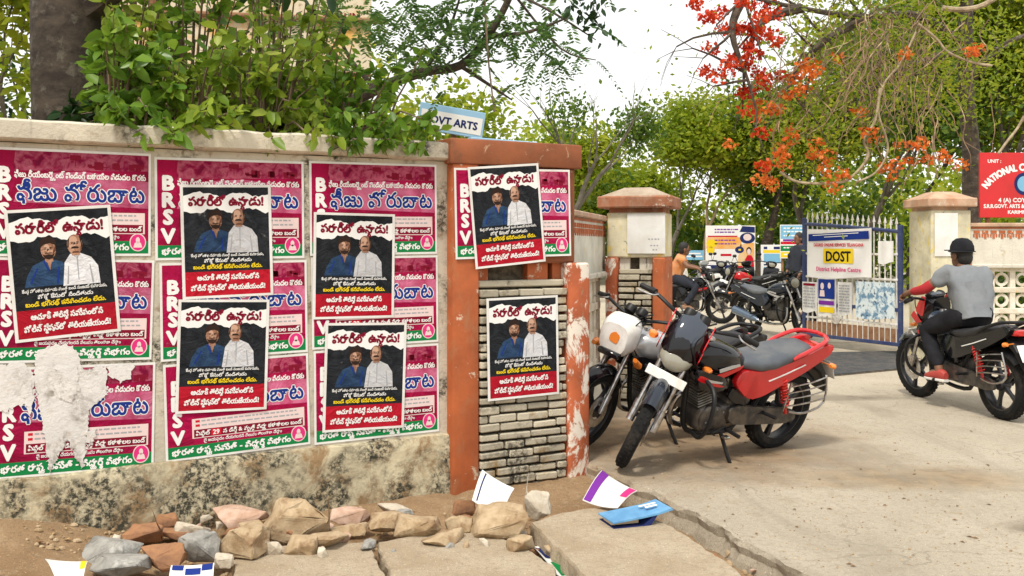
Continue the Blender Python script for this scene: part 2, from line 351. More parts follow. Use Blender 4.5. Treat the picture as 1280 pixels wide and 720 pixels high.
# ------------------------------------------------ ground, road
def ground_mat(name, c, c2, c3, s=.8, spots=()):
    m, nt, b = nm(name); co = coord(nt); b.inputs['Roughness'].default_value = .93
    k = mixc(nt, noi(nt, co, s, 6, .6, .35, .66, .5), c, c2); k = mixc(nt, noi(nt, co, s*6, 7, .7, .55, .75), k, c3)
    k = mixc(nt, noi(nt, co, 28, 8, .78, .50, .66), k, tuple(x*.62 for x in c)); k = mixc(nt, noi(nt, co, 120, 3, .6, .58, .68), k, tuple(x*.42 for x in c)); k = mixc(nt, noi(nt, co, 85, 3, .6, .62, .70), k, tuple(min(.8,x*1.55) for x in c))
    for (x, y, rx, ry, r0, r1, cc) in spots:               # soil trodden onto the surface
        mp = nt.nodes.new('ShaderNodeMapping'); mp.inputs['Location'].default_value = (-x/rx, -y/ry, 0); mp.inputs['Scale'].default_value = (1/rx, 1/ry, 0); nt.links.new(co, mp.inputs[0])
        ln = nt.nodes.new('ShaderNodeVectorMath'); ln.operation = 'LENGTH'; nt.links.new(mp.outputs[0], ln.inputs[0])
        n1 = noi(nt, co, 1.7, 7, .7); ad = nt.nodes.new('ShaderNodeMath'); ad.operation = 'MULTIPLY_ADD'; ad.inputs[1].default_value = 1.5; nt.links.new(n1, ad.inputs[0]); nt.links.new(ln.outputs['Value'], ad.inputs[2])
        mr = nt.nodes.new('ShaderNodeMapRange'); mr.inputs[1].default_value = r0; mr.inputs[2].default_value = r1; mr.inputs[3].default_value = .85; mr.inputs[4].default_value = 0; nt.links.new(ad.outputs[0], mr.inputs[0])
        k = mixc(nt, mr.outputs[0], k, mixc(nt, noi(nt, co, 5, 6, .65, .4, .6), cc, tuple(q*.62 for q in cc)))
    if spots:                                               # hairline cracks and wheel-worn bands in the old surface
        ds = nt.nodes.new('ShaderNodeVectorMath'); ds.operation = 'MULTIPLY_ADD'; nz = nt.nodes.new('ShaderNodeTexNoise'); nz.inputs['Scale'].default_value = 2.5; nz.inputs['Detail'].default_value = 6; nt.links.new(co, nz.inputs['Vector'])
        nt.links.new(nz.outputs['Color'], ds.inputs[0]); ds.inputs[1].default_value = (.5,.5,.5); nt.links.new(co, ds.inputs[2])
        vo = nt.nodes.new('ShaderNodeTexVoronoi'); vo.feature = 'DISTANCE_TO_EDGE'; vo.inputs['Scale'].default_value = .55; nt.links.new(ds.outputs[0], vo.inputs['Vector'])
        mr = nt.nodes.new('ShaderNodeMapRange'); mr.inputs[1].default_value = .001; mr.inputs[2].default_value = .005; mr.inputs[3].default_value = .38; mr.inputs[4].default_value = 0; nt.links.new(vo.outputs['Distance'], mr.inputs[0])
        mu = nt.nodes.new('ShaderNodeMath'); mu.operation = 'MULTIPLY'; nt.links.new(mr.outputs[0], mu.inputs[0]); nt.links.new(noi(nt, co, .7, 2, .5, .48, .56), mu.inputs[1])
        k = mixc(nt, mu.outputs[0], k, tuple(x*.3 for x in c))
        k = mixc(nt, noi(nt, co, .9, 6, .65, .52, .72, .8, (1.6,.35,1)), k, tuple(x*.72 for x in c2))
    nt.links.new(k, b.inputs['Base Color']); bump(nt, b, noi(nt, co, 45, 10, .8), .9, .015); return m
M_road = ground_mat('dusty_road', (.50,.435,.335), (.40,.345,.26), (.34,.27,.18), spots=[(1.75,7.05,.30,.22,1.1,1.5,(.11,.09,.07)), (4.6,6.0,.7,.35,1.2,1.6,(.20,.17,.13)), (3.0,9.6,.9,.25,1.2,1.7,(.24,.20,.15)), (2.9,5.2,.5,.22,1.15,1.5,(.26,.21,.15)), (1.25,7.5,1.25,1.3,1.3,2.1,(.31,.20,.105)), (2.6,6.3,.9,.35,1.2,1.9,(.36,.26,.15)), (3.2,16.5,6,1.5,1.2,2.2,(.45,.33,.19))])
M_dirt = ground_mat('brown_earth', (.36,.24,.13), (.24,.14,.065), (.42,.33,.21), 1.9)
M_sand = ground_mat('pale_ground', (.52,.46,.36), (.46,.39,.28), (.38,.30,.20), .3)
M_slab = ground_mat('slab_stone', (.50,.415,.30), (.38,.29,.185), (.30,.225,.14), 2.6)
WANG = R(28.9); WD = Vector((math.cos(WANG), math.sin(WANG), 0)); WN = Vector((math.sin(WANG), -math.cos(WANG), 0)); W0 = Vector((-2.656, 5.104, 0))
def wall_uz(px, py, off=0.0):
    "(u, z) on the plane of the near wall seen at a photo pixel"
    k = (px-640)/FPX; o = W0+WN*off; u = (k*o.y-o.x)/(WD.x-k*WD.y); Y = o.y+WD.y*u; return u, HC-(py-HY)/FPX*Y
def wall_pt(u, z, off=0.0): p = W0+WD*u+WN*off; return Vector((p.x, p.y, z))
KERB = [(2.9,-2),(2.35,1.5),(1.78,3.4),(1.34,4.45),(1.24,4.78),(1.10,5.25),(.98,5.62),(.83,6.05),(.66,6.40),(.52,6.66),(.42,6.95),(.20,7.15)]
def fbm(x, y, s, o=4): return noise.fractal(Vector((x*s, y*s, 3.7)), 1.0, 2.0, o)
def smooth(a, b, x): t = min(1, max(0, (x-a)/(b-a))); return t*t*(3-2*t)
def gz(x, y):
    u = (x-W0.x)*WD.x+(y-W0.y)*WD.y; d = (x-W0.x)*WN.x+(y-W0.y)*WN.y      # along the wall, out from it
    z = -.15 + .17*smooth(1.0, -.1, u)*smooth(1.7, .15, d) + .05*smooth(.6, 0, d)
    if -1 < d < 3 and -2 < u < 4: z += .03*fbm(x, y, 1.5)+.012*fbm(x, y, 7)
    return z
xs = np.concatenate([[-600,-200,-60,-20,-8], np.arange(-5, 2.6, .04), [4,8,20,60,200,600]])
ys = np.concatenate([[-200,-40,-8,0,2], np.arange(3.4, 7.6, .04), [9,14,30,80,250,900]])
gv = [(x, y, gz(x, y) if (-5 <= x <= 2.6 and 3.4 <= y <= 7.6) else -.15) for y in ys for x in xs]; nx = len(xs)
gf = [(j*nx+i, j*nx+i+1, (j+1)*nx+i+1, (j+1)*nx+i) for j in range(len(ys)-1) for i in range(nx-1)]
g = npmesh('ground', gv, gf, M_dirt, smooth=True); tag(g, kind='structure')
# the road: a slab with a broken edge towards the drain
edge = []
for i in range(len(KERB)-1):
    (x0,y0),(x1,y1) = KERB[i], KERB[i+1]; n = max(2, int(math.hypot(x1-x0,y1-y0)/.05))
    for k in range(n):
        t = k/n; x, y = x0+(x1-x0)*t, y0+(y1-y0)*t; edge.append((x+.025*fbm(x,y,4), y+.02*fbm(y,x,5)))
edge.append(KERB[-1])
m = MB(); b = len(edge)
far = [(60, y, 0) for x, y in edge]; rows = []
for q, (ox, zz) in enumerate(((.05,0),(.012,-.006),(0,-.03),(.012,-.07),(-.006,-.11),(-.03,-.19))):
    rows.append([(x+ox+(.0 if q < 1 else .022)*noise.fractal(Vector((x*9,y*9,zz*22+q)),1,2,4), y+(.0 if q < 1 else .018)*noise.fractal(Vector((y*8,x*8,zz*25+q)),1,2,4), zz+(.010*noise.fractal(Vector((x*14,y*14,q)),1,2,3) if q else 0)) for x, y in edge])
m.add(sum(rows, [])+far, [(q*b+i, q*b+i+1, (q+1)*b+i+1, (q+1)*b+i) for q in range(5) for i in range(b-1)]+[(i, i+1, 6*b+i+1, 6*b+i) for i in range(b-1)], 0)
m.add([(.20,7.15,0),(60,7.15,0),(60,60,0),(-60,60,0),(-60,9.2,0),(-.3,7.9,0)], [tuple(range(6))], 0)
tag(m.build('road', M_road, smooth=False), kind='structure')
def patch(name, pts, z, mtl, jit=.06, sub=10):
    q = []
    for i in range(len(pts)):
        a, c = Vector(pts[i-1]), Vector(pts[i])
        for k in range(sub): p = a.lerp(c, k/sub); q.append((p.x+jit*fbm(p.x,p.y,2.3), p.y+jit*fbm(p.y,p.x,2.1)))
    mm = MB(); mm.flat(q, z, 0); return tag(mm.build(name, mtl, smooth=False), kind='structure')
patch('campus_ground', [(-14,15.2),(40,14.6),(70,120),(-70,120)], .004, M_sand, .15)

# ------------------------------------------------ near boundary wall
UP = wall_uz(562, 400, .03)[0]                       # where the first pillar begins
bw = thing('boundary_wall', 'long stained plaster boundary wall with pale coping, covered in pink and black posters', 'wall', W0, WANG)
L0, L1 = -2.6, UP+.05
m = MB(); m.box(((L0+L1)/2, .13, 1.0), (L1-L0, .26, 2.06)); m.build('masonry', M_wall, bw)
m = MB(); n = 46; seg = []
for i in range(n):                                   # coping cast in lengths, edges worn
    a = L0-.02+(L1-L0)*i/n; c = L0-.02+(L1-L0)*(i+1)/n; seg += [(a, 2.095+.008*fbm(a,1,2), .185, .062+.006*fbm(a,3,6), 7)]
rot = Matrix.Translation((0,.12,0)); m.loft(seg+[(L1,2.09,.18,.055,7)], 20, M=rot); m.build('coping', M_coping, bw)
m = MB(); nu, nz = 150, 14; pv = []
for j in range(nz+1):
    z = -.3+.575*j/nz
    for i in range(nu+1):
        u = L0+(L1-L0)*i/nu; y = -.045+.012*fbm(u,z,5)+.008*fbm(u,z,16) + (.012 if j == nz else 0)
        pv.append((u, y, z+(.012*fbm(u,2,3) if j == nz else 0)))
for i in range(nu+1): pv.append((L0+(L1-L0)*i/nu, .05, .29))
pf = [(j*(nu+1)+i, j*(nu+1)+i+1, (j+1)*(nu+1)+i+1, (j+1)*(nu+1)+i) for j in range(nz+1) for i in range(nu)]
m.add(pv, pf); m.build('plinth', M_plinth, bw)

# ------------------------------------------------ gate pillars
def brick_panel(m, x0, x1, z0, z1, y, dep, rows, seed):
    rr = random.Random(seed); h = (z1-z0)/rows
    for j in range(rows):
        x = x0-(rr.random()*.16 if j % 2 else 0)
        while x < x1:
            l = rr.uniform(.15,.26); a, c = max(x,x0), min(x+l-.012, x1)
            if c-a > .025:
                d = dep*rr.uniform(.75,1.1)
                m.box((0,0,0), (c-a, d, h*rr.uniform(.62,.84)), Matrix.Translation(((a+c)/2, y-d/2, z0+h*(j+.5)+rr.uniform(-.004,.004))) @ Matrix.Rotation(rr.gauss(0,.012),4,'Y') @ Matrix.Rotation(rr.gauss(0,.02),4,'Z'), bev=.006)
            x += l
def pillar(name, label, loc, rz, w, dep, postw, zb, post_front, mats, cap='slab', rows=20, capov=.03, seed=1, plain=False, holes=True, zc=2.02):
    p = thing(name, label, 'gate pillar', loc, rz)
    zbr, zgap, zcap = 1.26, 1.37, zc
    postw, postr = postw if isinstance(postw, tuple) else (postw, postw); x0, x1 = postw, w-postr; cw = w-.085 if cap == 'slab' else w
    m = MB()
    if plain:
        m.box((w/2, dep/2, (zb+zcap)/2), (w, dep, zcap-zb), bev=.012); m.build('shaft', mats['shaft'], p)
    else:
        m.box(((x0+x1)/2, dep/2+.03, (zb+zbr)/2), (x1-x0, dep-.06, zbr-zb)); m.box(((x0+x1)/2, dep/2+.055, (zbr+zgap)/2), (x1-x0+.02, dep-.11, zgap-zbr+.01)); m.build('core', M_mortar, p)
        m = MB(); brick_panel(m, x0+.004, x1-.004, zb+.02, zbr-.05, .004, .045, rows, seed); m.build('brick_panel', M_brick, p)
        m = MB(); m.box(((x0+x1)/2, dep/2-.004, zbr-.022), (x1-x0-.006, dep, .044), bev=.008); m.build('ledge', M_brick, p)
        m = MB()                                        # band with square holes under the upper block
        for a, c in (((x0, x0+.10),(x0+.30*(x1-x0)/.5, x0+.42*(x1-x0)/.5),(x1-.07, x1)) if holes else ((x0, x1),)):
            m.box(((a+c)/2, dep/2+.02, (zbr+zgap)/2), (c-a-.002, dep-.05, zgap-zbr-.002))
        m.build('vent_band', mats['band'], p)
        for s, mm in ((0, mats['post_l']), (1, mats['post_r'])):
            m = MB(); pw = postr if s else postw; xx = w-pw/2 if s else pw/2
            if s == 0 and post_front == 'tall': m.box((xx, dep/2-.02, (zb-.1+zcap)/2), (pw, dep+.02, zcap-zb+.1), bev=.02, seg=2)
            else:
                m.loft([(zb-.1,-.02,pw/2,dep/2+.035,6),(1.33,-.02,pw/2,dep/2+.035,7),(1.36,-.02,pw/2*.99,dep/2+.032,7),(1.372,-.02,pw/2*.92,dep/2+.02,6)], 20,
                       M=Matrix.Translation((xx, dep/2, 0)) @ Matrix(((0,1,0,0),(0,0,1,0),(1,0,0,0),(0,0,0,1))))
            m.build('post', mm, p)
        xa = postw+.002 if post_front == 'tall' else .012
        m = MB(); m.box(((xa+cw-.012)/2, dep/2-.004, (zgap+zcap)/2), (cw-.012-xa, dep-.01, zcap-zgap), bev=.012); m.build('upper_block', mats['upper'], p)
    m = MB()
    if cap == 'slab':
        m.box((cw/2, dep/2, zcap+.075), (cw+2*capov, dep+2*capov+.04, .165), bev=.014, seg=2); m.build('cap', mats['cap'], p)
    else:
        m.box((w/2, dep/2, zcap-.10), (w*.9, dep*.9, .07)) if False else None
        o = capov; m.box((w/2, dep/2, zcap+.012), (w-.06, dep-.06, .07)); m.box((w/2, dep/2, zcap+.10), (w+2*o, dep+2*o, .115), bev=.014)
        c = m.build('cap', mats['cap'], p)
        q = MB(); e = o-.02; hx, hy = w*.22, dep*.22; z1, z2 = zcap+.152, zcap+.245
        q.add([(-e,-e,z1),(w+e,-e,z1),(w+e,dep+e,z1),(-e,dep+e,z1),(w/2-hx,dep/2-hy,z2),(w/2+hx,dep/2-hy,z2),(w/2+hx,dep/2+hy,z2),(w/2-hx,dep/2+hy,z2)],
              [(4,5,6,7),(0,1,5,4),(1,2,6,5),(2,3,7,6),(3,0,4,7)]); q.build('cap_slope', mats['slope'], c, smooth=False)
    return p
PO = .05
uL = wall_uz(563, 400, PO)[0]; uR = wall_uz(734, 500, PO)[0]; PW = uR-uL
near_pillar = pillar('gate_pillar', 'nearest gate pillar, orange posts and stone brick panel under a thick rusty flat cap', wall_pt(uL, 0, PO), WANG, PW, .26, (.195,.185), -.22, 'tall',
    dict(shaft=M_cream, band=M_orange, post_l=M_orange, post_r=M_post, upper=M_cap, cap=M_cap), 'slab', 24, .02, 3)
p2 = P(773, 400, 9.45)
pillar('gate_pillar', 'cream gate pillar with a hipped cap and blank white notice, behind the parked motorcycles', (p2.x-.125, 9.45, 0), R(-17), .58, .5, .13, 0, 'short',
    dict(shaft=M_cream, band=M_cream, post_l=M_post, post_r=M_orange, upper=M_yel, cap=M_cap2, slope=M_greyroof), 'hip', 20, .07, 5, zc=1.80)
p3 = P(1164, 400, 12.5)
pl3 = pillar('gate_pillar', 'pale painted gate pillar with a pinkish hipped cap, right of the blue gate', (p3.x, 12.5, 0), R(3), .52, .62, .1, 0, 'short',
    dict(shaft=M_yel, cap=M_pinkroof, slope=M_pinkroof), 'hip', 20, .06, 8, plain=True, zc=1.93)
m = MB(); m.box((.455,-.012,.95), (.13,.02,1.05), bev=.004); m.build('painted_stripe', M_orange, pl3)
m = MB(); m.box((.26,-.010,.12), (.50,.03,.24), bev=.004); m.build('painted_base', M_orange, pl3)
# white notices on the pillars
def notice(name, label, loc, rz, w, h, lines, cat='notice'):
    t = thing(name, label, cat, loc, rz); m = MB(); m.box((0,0,0), (w,.006,h)); m.build('sheet', MT['paper'], t)
    q = MBF(); M = Matrix(((1,0,0,0),(0,0,-1,-.0045),(0,1,0,0),(0,0,0,1)))
    for (x, y, ww) in lines:
        for k in range(max(1, int(ww/.03))): q.rect(x+k*.03, y, x+k*.03+.02*random.uniform(.7,1.1), y+.012, 0, 0, M)
    if q.f: q.build('faint_print', MT['ink_grey'], t, smooth=False)
    return t
a2 = R(-17); c2 = Vector((p2.x-.125, 9.45, 0))+Vector((math.cos(a2)*.395, math.sin(a2)*.395, 0))+Vector((math.sin(a2), -math.cos(a2), 0))*.012
notice('paper_notice', 'large white paper notice pasted on the cream pillar, print almost washed out', (c2.x, c2.y, 1.60), a2, .36, .38, [(.02,-.06,.12),(.04,-.12,.10),(.06,-.16,.08)])
a3 = R(3); c3 = Vector((p3.x+.19, 12.5-.012+.01, 0))
notice('paper_notice', 'blank white sheet on the front of the pillar behind the capped rider', (c3.x, c3.y, 1.62), a3, .30, .55, [])

# ------------------------------------------------ flared low walls with pierced screens
def ring_screen(m, x0, x1, z0, z1, pitch, y, dep):
    nxx = max(1, round((x1-x0)/pitch)); nzz = max(1, round((z1-z0)/pitch)); px_, pz = (x1-x0)/nxx, (z1-z0)/nzz; t = .035
    for i in range(nxx+1): m.box((x0+i*px_, y, (z0+z1)/2), (t*2, dep, z1-z0), bev=.004)
    for j in range(nzz+1): m.box(((x0+x1)/2, y-.002, z0+j*pz), (x1-x0+2*t, dep+.006, t*2), bev=.004)
    Mx = Matrix(((1,0,0,0),(0,0,-1,0),(0,1,0,0),(0,0,0,1)))
    for i in range(nxx):
        for j in range(nzz):
            cx, cz = x0+(i+.5)*px_, z0+(j+.5)*pz; r = .34*min(px_,pz)
            m.lathe([(r,-.02),(r,.02),(r*.62,.02),(r*.62,-.02)], 16, M=Matrix.Translation((cx,y,cz)) @ Mx, closed=True)
            for s in (-1,1): m.box((cx+s*(r+.5*px_)/2, y, cz), (px_/2-r+.006, .03, .035)); m.box((cx, y, cz+s*(r+.5*pz)/2), (.035, .03, pz/2-r+.006))
def low_wall(name, label, a, b, stencil, panel_mat):
    a, b = Vector((*a,0)), Vector((*b,0)); d = b-a; L = d.length; rz = math.atan2(d.y, d.x)
    t = thing(name, label, 'wall', a, rz)
    m = MB(); m.box((L/2,.1,.17), (L,.22,.38)); m.build('base_course', M_cream, t)
    m = MB(); m.box((L/2,.09,1.48), (L,.16,.48)); m.build('parapet', panel_mat, t)
    m = MB(); m.box((L/2,.09,1.745), (L,.24,.05), bev=.01); m.build('coping', M_pinkroof, t)
    m = MB(); m.box((L/2,.085,1.215), (L,.23,.05), bev=.01); m.build('ledge', M_cream, t)
    m = MB(); ring_screen(m, .05, L-.05, .37, 1.18, .255, .1, .08); m.build('pierced_screen', MT['white_conc'], t)
    m = MB(); k = 0; x = .06                             # stencilled frieze
    while x < L-.1:
        m.box((x+.035,.008,1.655), (.075,.012,.035)); m.box((x+.035,.008,1.60), (.03,.012,.06)); m.box((x+.0,.008,1.61), (.018,.012,.04)); m.box((x+.07,.008,1.61), (.018,.012,.04)); x += .105
    m.box((L/2,.008,1.705), (L-.02,.011,.02)); m.build('painted_frieze', M_orange, t, smooth=False); return t
mk('white_conc', (.74,.70,.60), (.55,.48,.36), scale=6, rough=.85, c3=(.62,.42,.18), s3=8, lo3=.6, hi3=.7)
low_wall('low_wall', 'low cream wall with orange frieze and pierced ring screen between the two left pillars', (.40,7.42), (p2.x-.10, 9.62), True, M_panel)
low_wall('low_wall', 'low cream wall with pierced ring screen to the right of the rider', (p3.x+.54, 12.62), (p3.x+5.0, 12.3), True, M_cream)
# ------------------------------------------------ posters on the wall
def printmat(name, cols, scale=3, rough=.75, axis=None):
    "printed paper: colour runs of the design itself, faint creases"
    m, nt, b = nm(name); co = coord(nt, 'Object'); b.inputs['Roughness'].default_value = rough
    oi = nt.nodes.new('ShaderNodeObjectInfo'); va = nt.nodes.new('ShaderNodeVectorMath'); va.operation = 'MULTIPLY_ADD'; nt.links.new(oi.outputs['Random'], va.inputs[0]); va.inputs[1].default_value = (37,53,71); nt.links.new(co, va.inputs[2]); cw = va.outputs[0]
    r = nt.nodes.new('ShaderNodeValToRGB'); e = r.color_ramp.elements; e[0].color = (*cols[0],1); e[1].color = (*cols[-1],1); e[0].position = .25; e[1].position = .75
    for i, c in enumerate(cols[1:-1]): e.new(.25+.5*(i+1)/(len(cols)-1)).color = (*c,1)
    nt.links.new(noi(nt, co, scale, 4, .55, None, None, .6), r.inputs[0]); k = mixc(nt, noi(nt, cw, 9, 9, .75, .63, .75, .5), r.outputs[0], tuple(min(.7, q*.7+.16) for q in cols[len(cols)//2]))
    hs = nt.nodes.new('ShaderNodeHueSaturation'); mv = nt.nodes.new('ShaderNodeMapRange'); mv.inputs[3].default_value = .82; mv.inputs[4].default_value = 1.18; nt.links.new(oi.outputs['Random'], mv.inputs[0]); nt.links.new(mv.outputs[0], hs.inputs['Value']); nt.links.new(k, hs.inputs['Color']); nt.links.new(hs.outputs[0], b.inputs['Base Color'])
    b.inputs['Specular IOR Level'].default_value = .15; bump(nt, b, noi(nt, cw, 6, 7, .68, None, None, 2.2), .85, .03); return m
PR_mag = printmat('print_magenta', [(.17,.002,.022),(.36,.003,.055),(.46,.008,.085)], 3.5)
PR_glow = printmat('print_pink_glow', [(.40,.008,.08),(.60,.16,.28),(.46,.02,.12)], 4)
PR_crowd = printmat('print_crowd', [(.10,.003,.02),(.26,.004,.05),(.46,.10,.16),(.30,.006,.06)], 16)
PR_dark = printmat('print_charcoal', [(.008,.009,.012),(.022,.025,.030),(.010,.012,.016),(.05,.055,.06)], 9)
PR_red = printmat('print_red', [(.42,.006,.02),(.52,.012,.03)], 4)
PR_skin = printmat('print_skin', [(.17,.075,.045),(.36,.19,.12),(.50,.31,.22)], 26)
PR_shirt = printmat('print_white_shirt', [(.72,.72,.72),(.62,.63,.66),(.74,.74,.74)], 12)
PR_navy = printmat('print_blue_shirt', [(.012,.03,.07),(.03,.07,.15),(.015,.035,.08)], 10)
PWD, PHT = .875, .590            # pink poster
PARTOF = dict(sheet='sheet', background_print='sheet', glow_print='sheet', crowd_print='sheet', silhouette_print='sheet', green_band='sheet', date_box='date_box', date_pill='date_box', date_patch='date_box',
    white_lettering='lettering', blue_headline='headline', small_print='date_box', round_emblem='emblem', dark_print='sheet', red_print='sheet', torn_title_strip='title_strip', title_lettering='title_strip',
    blue_shirt_figure='portrait', white_shirt_figure='portrait', faces_print='portrait', hair_print='portrait', face_lights='portrait', face_darks='portrait', shirt_folds='portrait', collar_skin='portrait', blue_folds='portrait', yellow_lettering='lettering')
def printed(S, t):
    "one mesh per part of a poster; the layers of its print share that mesh"
    parts = {}
    for n, m, mt in S: parts.setdefault(PARTOF[n], []).append((m, mt if isinstance(mt, list) else [mt]))
    for n, L in parts.items():
        q = MBF(); mats = []
        for m, mt in L:
            k = len(mats); mats += mt; b = len(q.v); q.v += m.v; q.f += [tuple(i+b for i in f) for f in m.f]; q.m += [k+i for i in m.m]
        q.build(n, mats, t, smooth=False)
def pink_poster():
    t = thing('campaign_poster', '', 'poster'); w, h = PWD, PHT; S = []
    m = MB(); m.box((w/2,h/2,0), (w,h,.0016)); S.append(('sheet', m, MT['paper']))
    m = MBF(); e = .014
    m.rect(e,.085,w-e,h-e,.0012,0); S.append(('background_print', m, PR_mag))
    m = MBF(); m.flat([(.12,h*.50),(w-e,h*.46),(w-e,h*.72),(.5,h*.80),(.2,h*.76)], .0015, 0); S.append(('glow_print', m, PR_glow))
    m = MBF(); q = [(.12,h-e-.11),(w-e,h-e-.09),(w-e,h-e-.001)]+[(.13,h-e-.001)]; m.flat(q, .0015, 0)
    S.append(('crowd_print', m, PR_crowd))
    m = MBF(); rr = random.Random(4)
    for k in range(14): x = rr.uniform(.5,w-.05); m.rect(x,h-.11+rr.random()*.03,x+.02+.02*rr.random(),h-.06-rr.random()*.03,.0018,0)
    m.rect(.42,h-.055,.48,h-.028,.0019,0); m.rect(.448,h-.09,.452,h-.05,.0019,0); S.append(('silhouette_print', m, MT['ink_maroon']))
    m = MBF(); m.rect(e,e,w-e,.085,.0014,0); S.append(('green_band', m, MT['ink_green']))
    m = MBF()                                            # white box of dates
    m.rect(.155,.125,w-.035,.245,.0018,0); S.append(('date_box', m, MT['ink_pale']))
    m = MBF(); m.rect(.165,.130,w-.045,.178,.0022,0); S.append(('date_pill', m, MT['ink_maroon']))
    m = MBF(); m.rect(.265,.134,.325,.174,.0025,0); m.rect(.175,.222,.200,.236,.0025,0); m.rect(.175,.196,.200,.210,.0025,0); S.append(('date_patch', m, MT['ink_red']))
    m = MBF()
    for i, c in enumerate('VSRB'): text(m, c, .072, .10+i*.098+(.01 if i else 0), .0024, .115, al='c', bold=.055, cond=1.05)
    text(m, TXT['l1'], .125, h-.158, .0024, .045, bold=.03, w=w-.155)
    text(m, TXT['l3a'], .175, .142, .0027, .034, bold=.03, w=.082); text(m, TXT['l3b'], .295, .140, .0028, .040, al='c', bold=.03); text(m, TXT['l3c'], .335, .142, .0027, .034, bold=.03, w=w-.39)
    text(m, TXT['l4'], .22, .100, .0024, .026, bold=.02, w=w-.40); text(m, TXT['l5'], .035, .034, .0024, .050, bold=.04, w=w-.16)
    text(m, TXT['l2'], .135, h-.285, .0024, .135, bold=.06, w=w-.17)
    S.append(('white_lettering', m, MT['ink_white']))
    m = MBF(); text(m, TXT['l2'], .135, h-.285, .0031, .135, bold=.02, w=w-.17); S.append(('blue_headline', m, MT['ink_blue']))
    m = MBF()
    for yy in (.222,.196):
        x = .21
        while x < w-.08: l = rr.uniform(.012,.04); m.rect(x,yy+.003,x+l,yy+.012,.0025,0); x += l+.008
    S.append(('small_print', m, MT['ink_grey']))
    m = MBF(); cx, cy = w-.075, .078; m.ell(cx,cy,.048,.052,.0028,0,24); m.ell(cx,cy,.042,.046,.0031,1,24)
    m.ell(cx,cy+.012,.012,.018,.0034,0,12); m.flat([(cx-.026,cy-.03),(cx+.026,cy-.03),(cx+.018,cy-.004),(cx,cy+.006),(cx-.018,cy-.004)],.0034,0)
    S.append(('round_emblem', m, [MT['ink_pale'], MT['ink_pink']])); printed(S, t); return t
BW, BH = .505, .715
def ragged(x0, x1, y, amp, seed, n=26):
    rr = random.Random(seed); return [(x0+(x1-x0)*i/n, y+amp*(rr.random()-.5)+amp*.9*math.sin(i*.55+seed)) for i in range(n+1)]
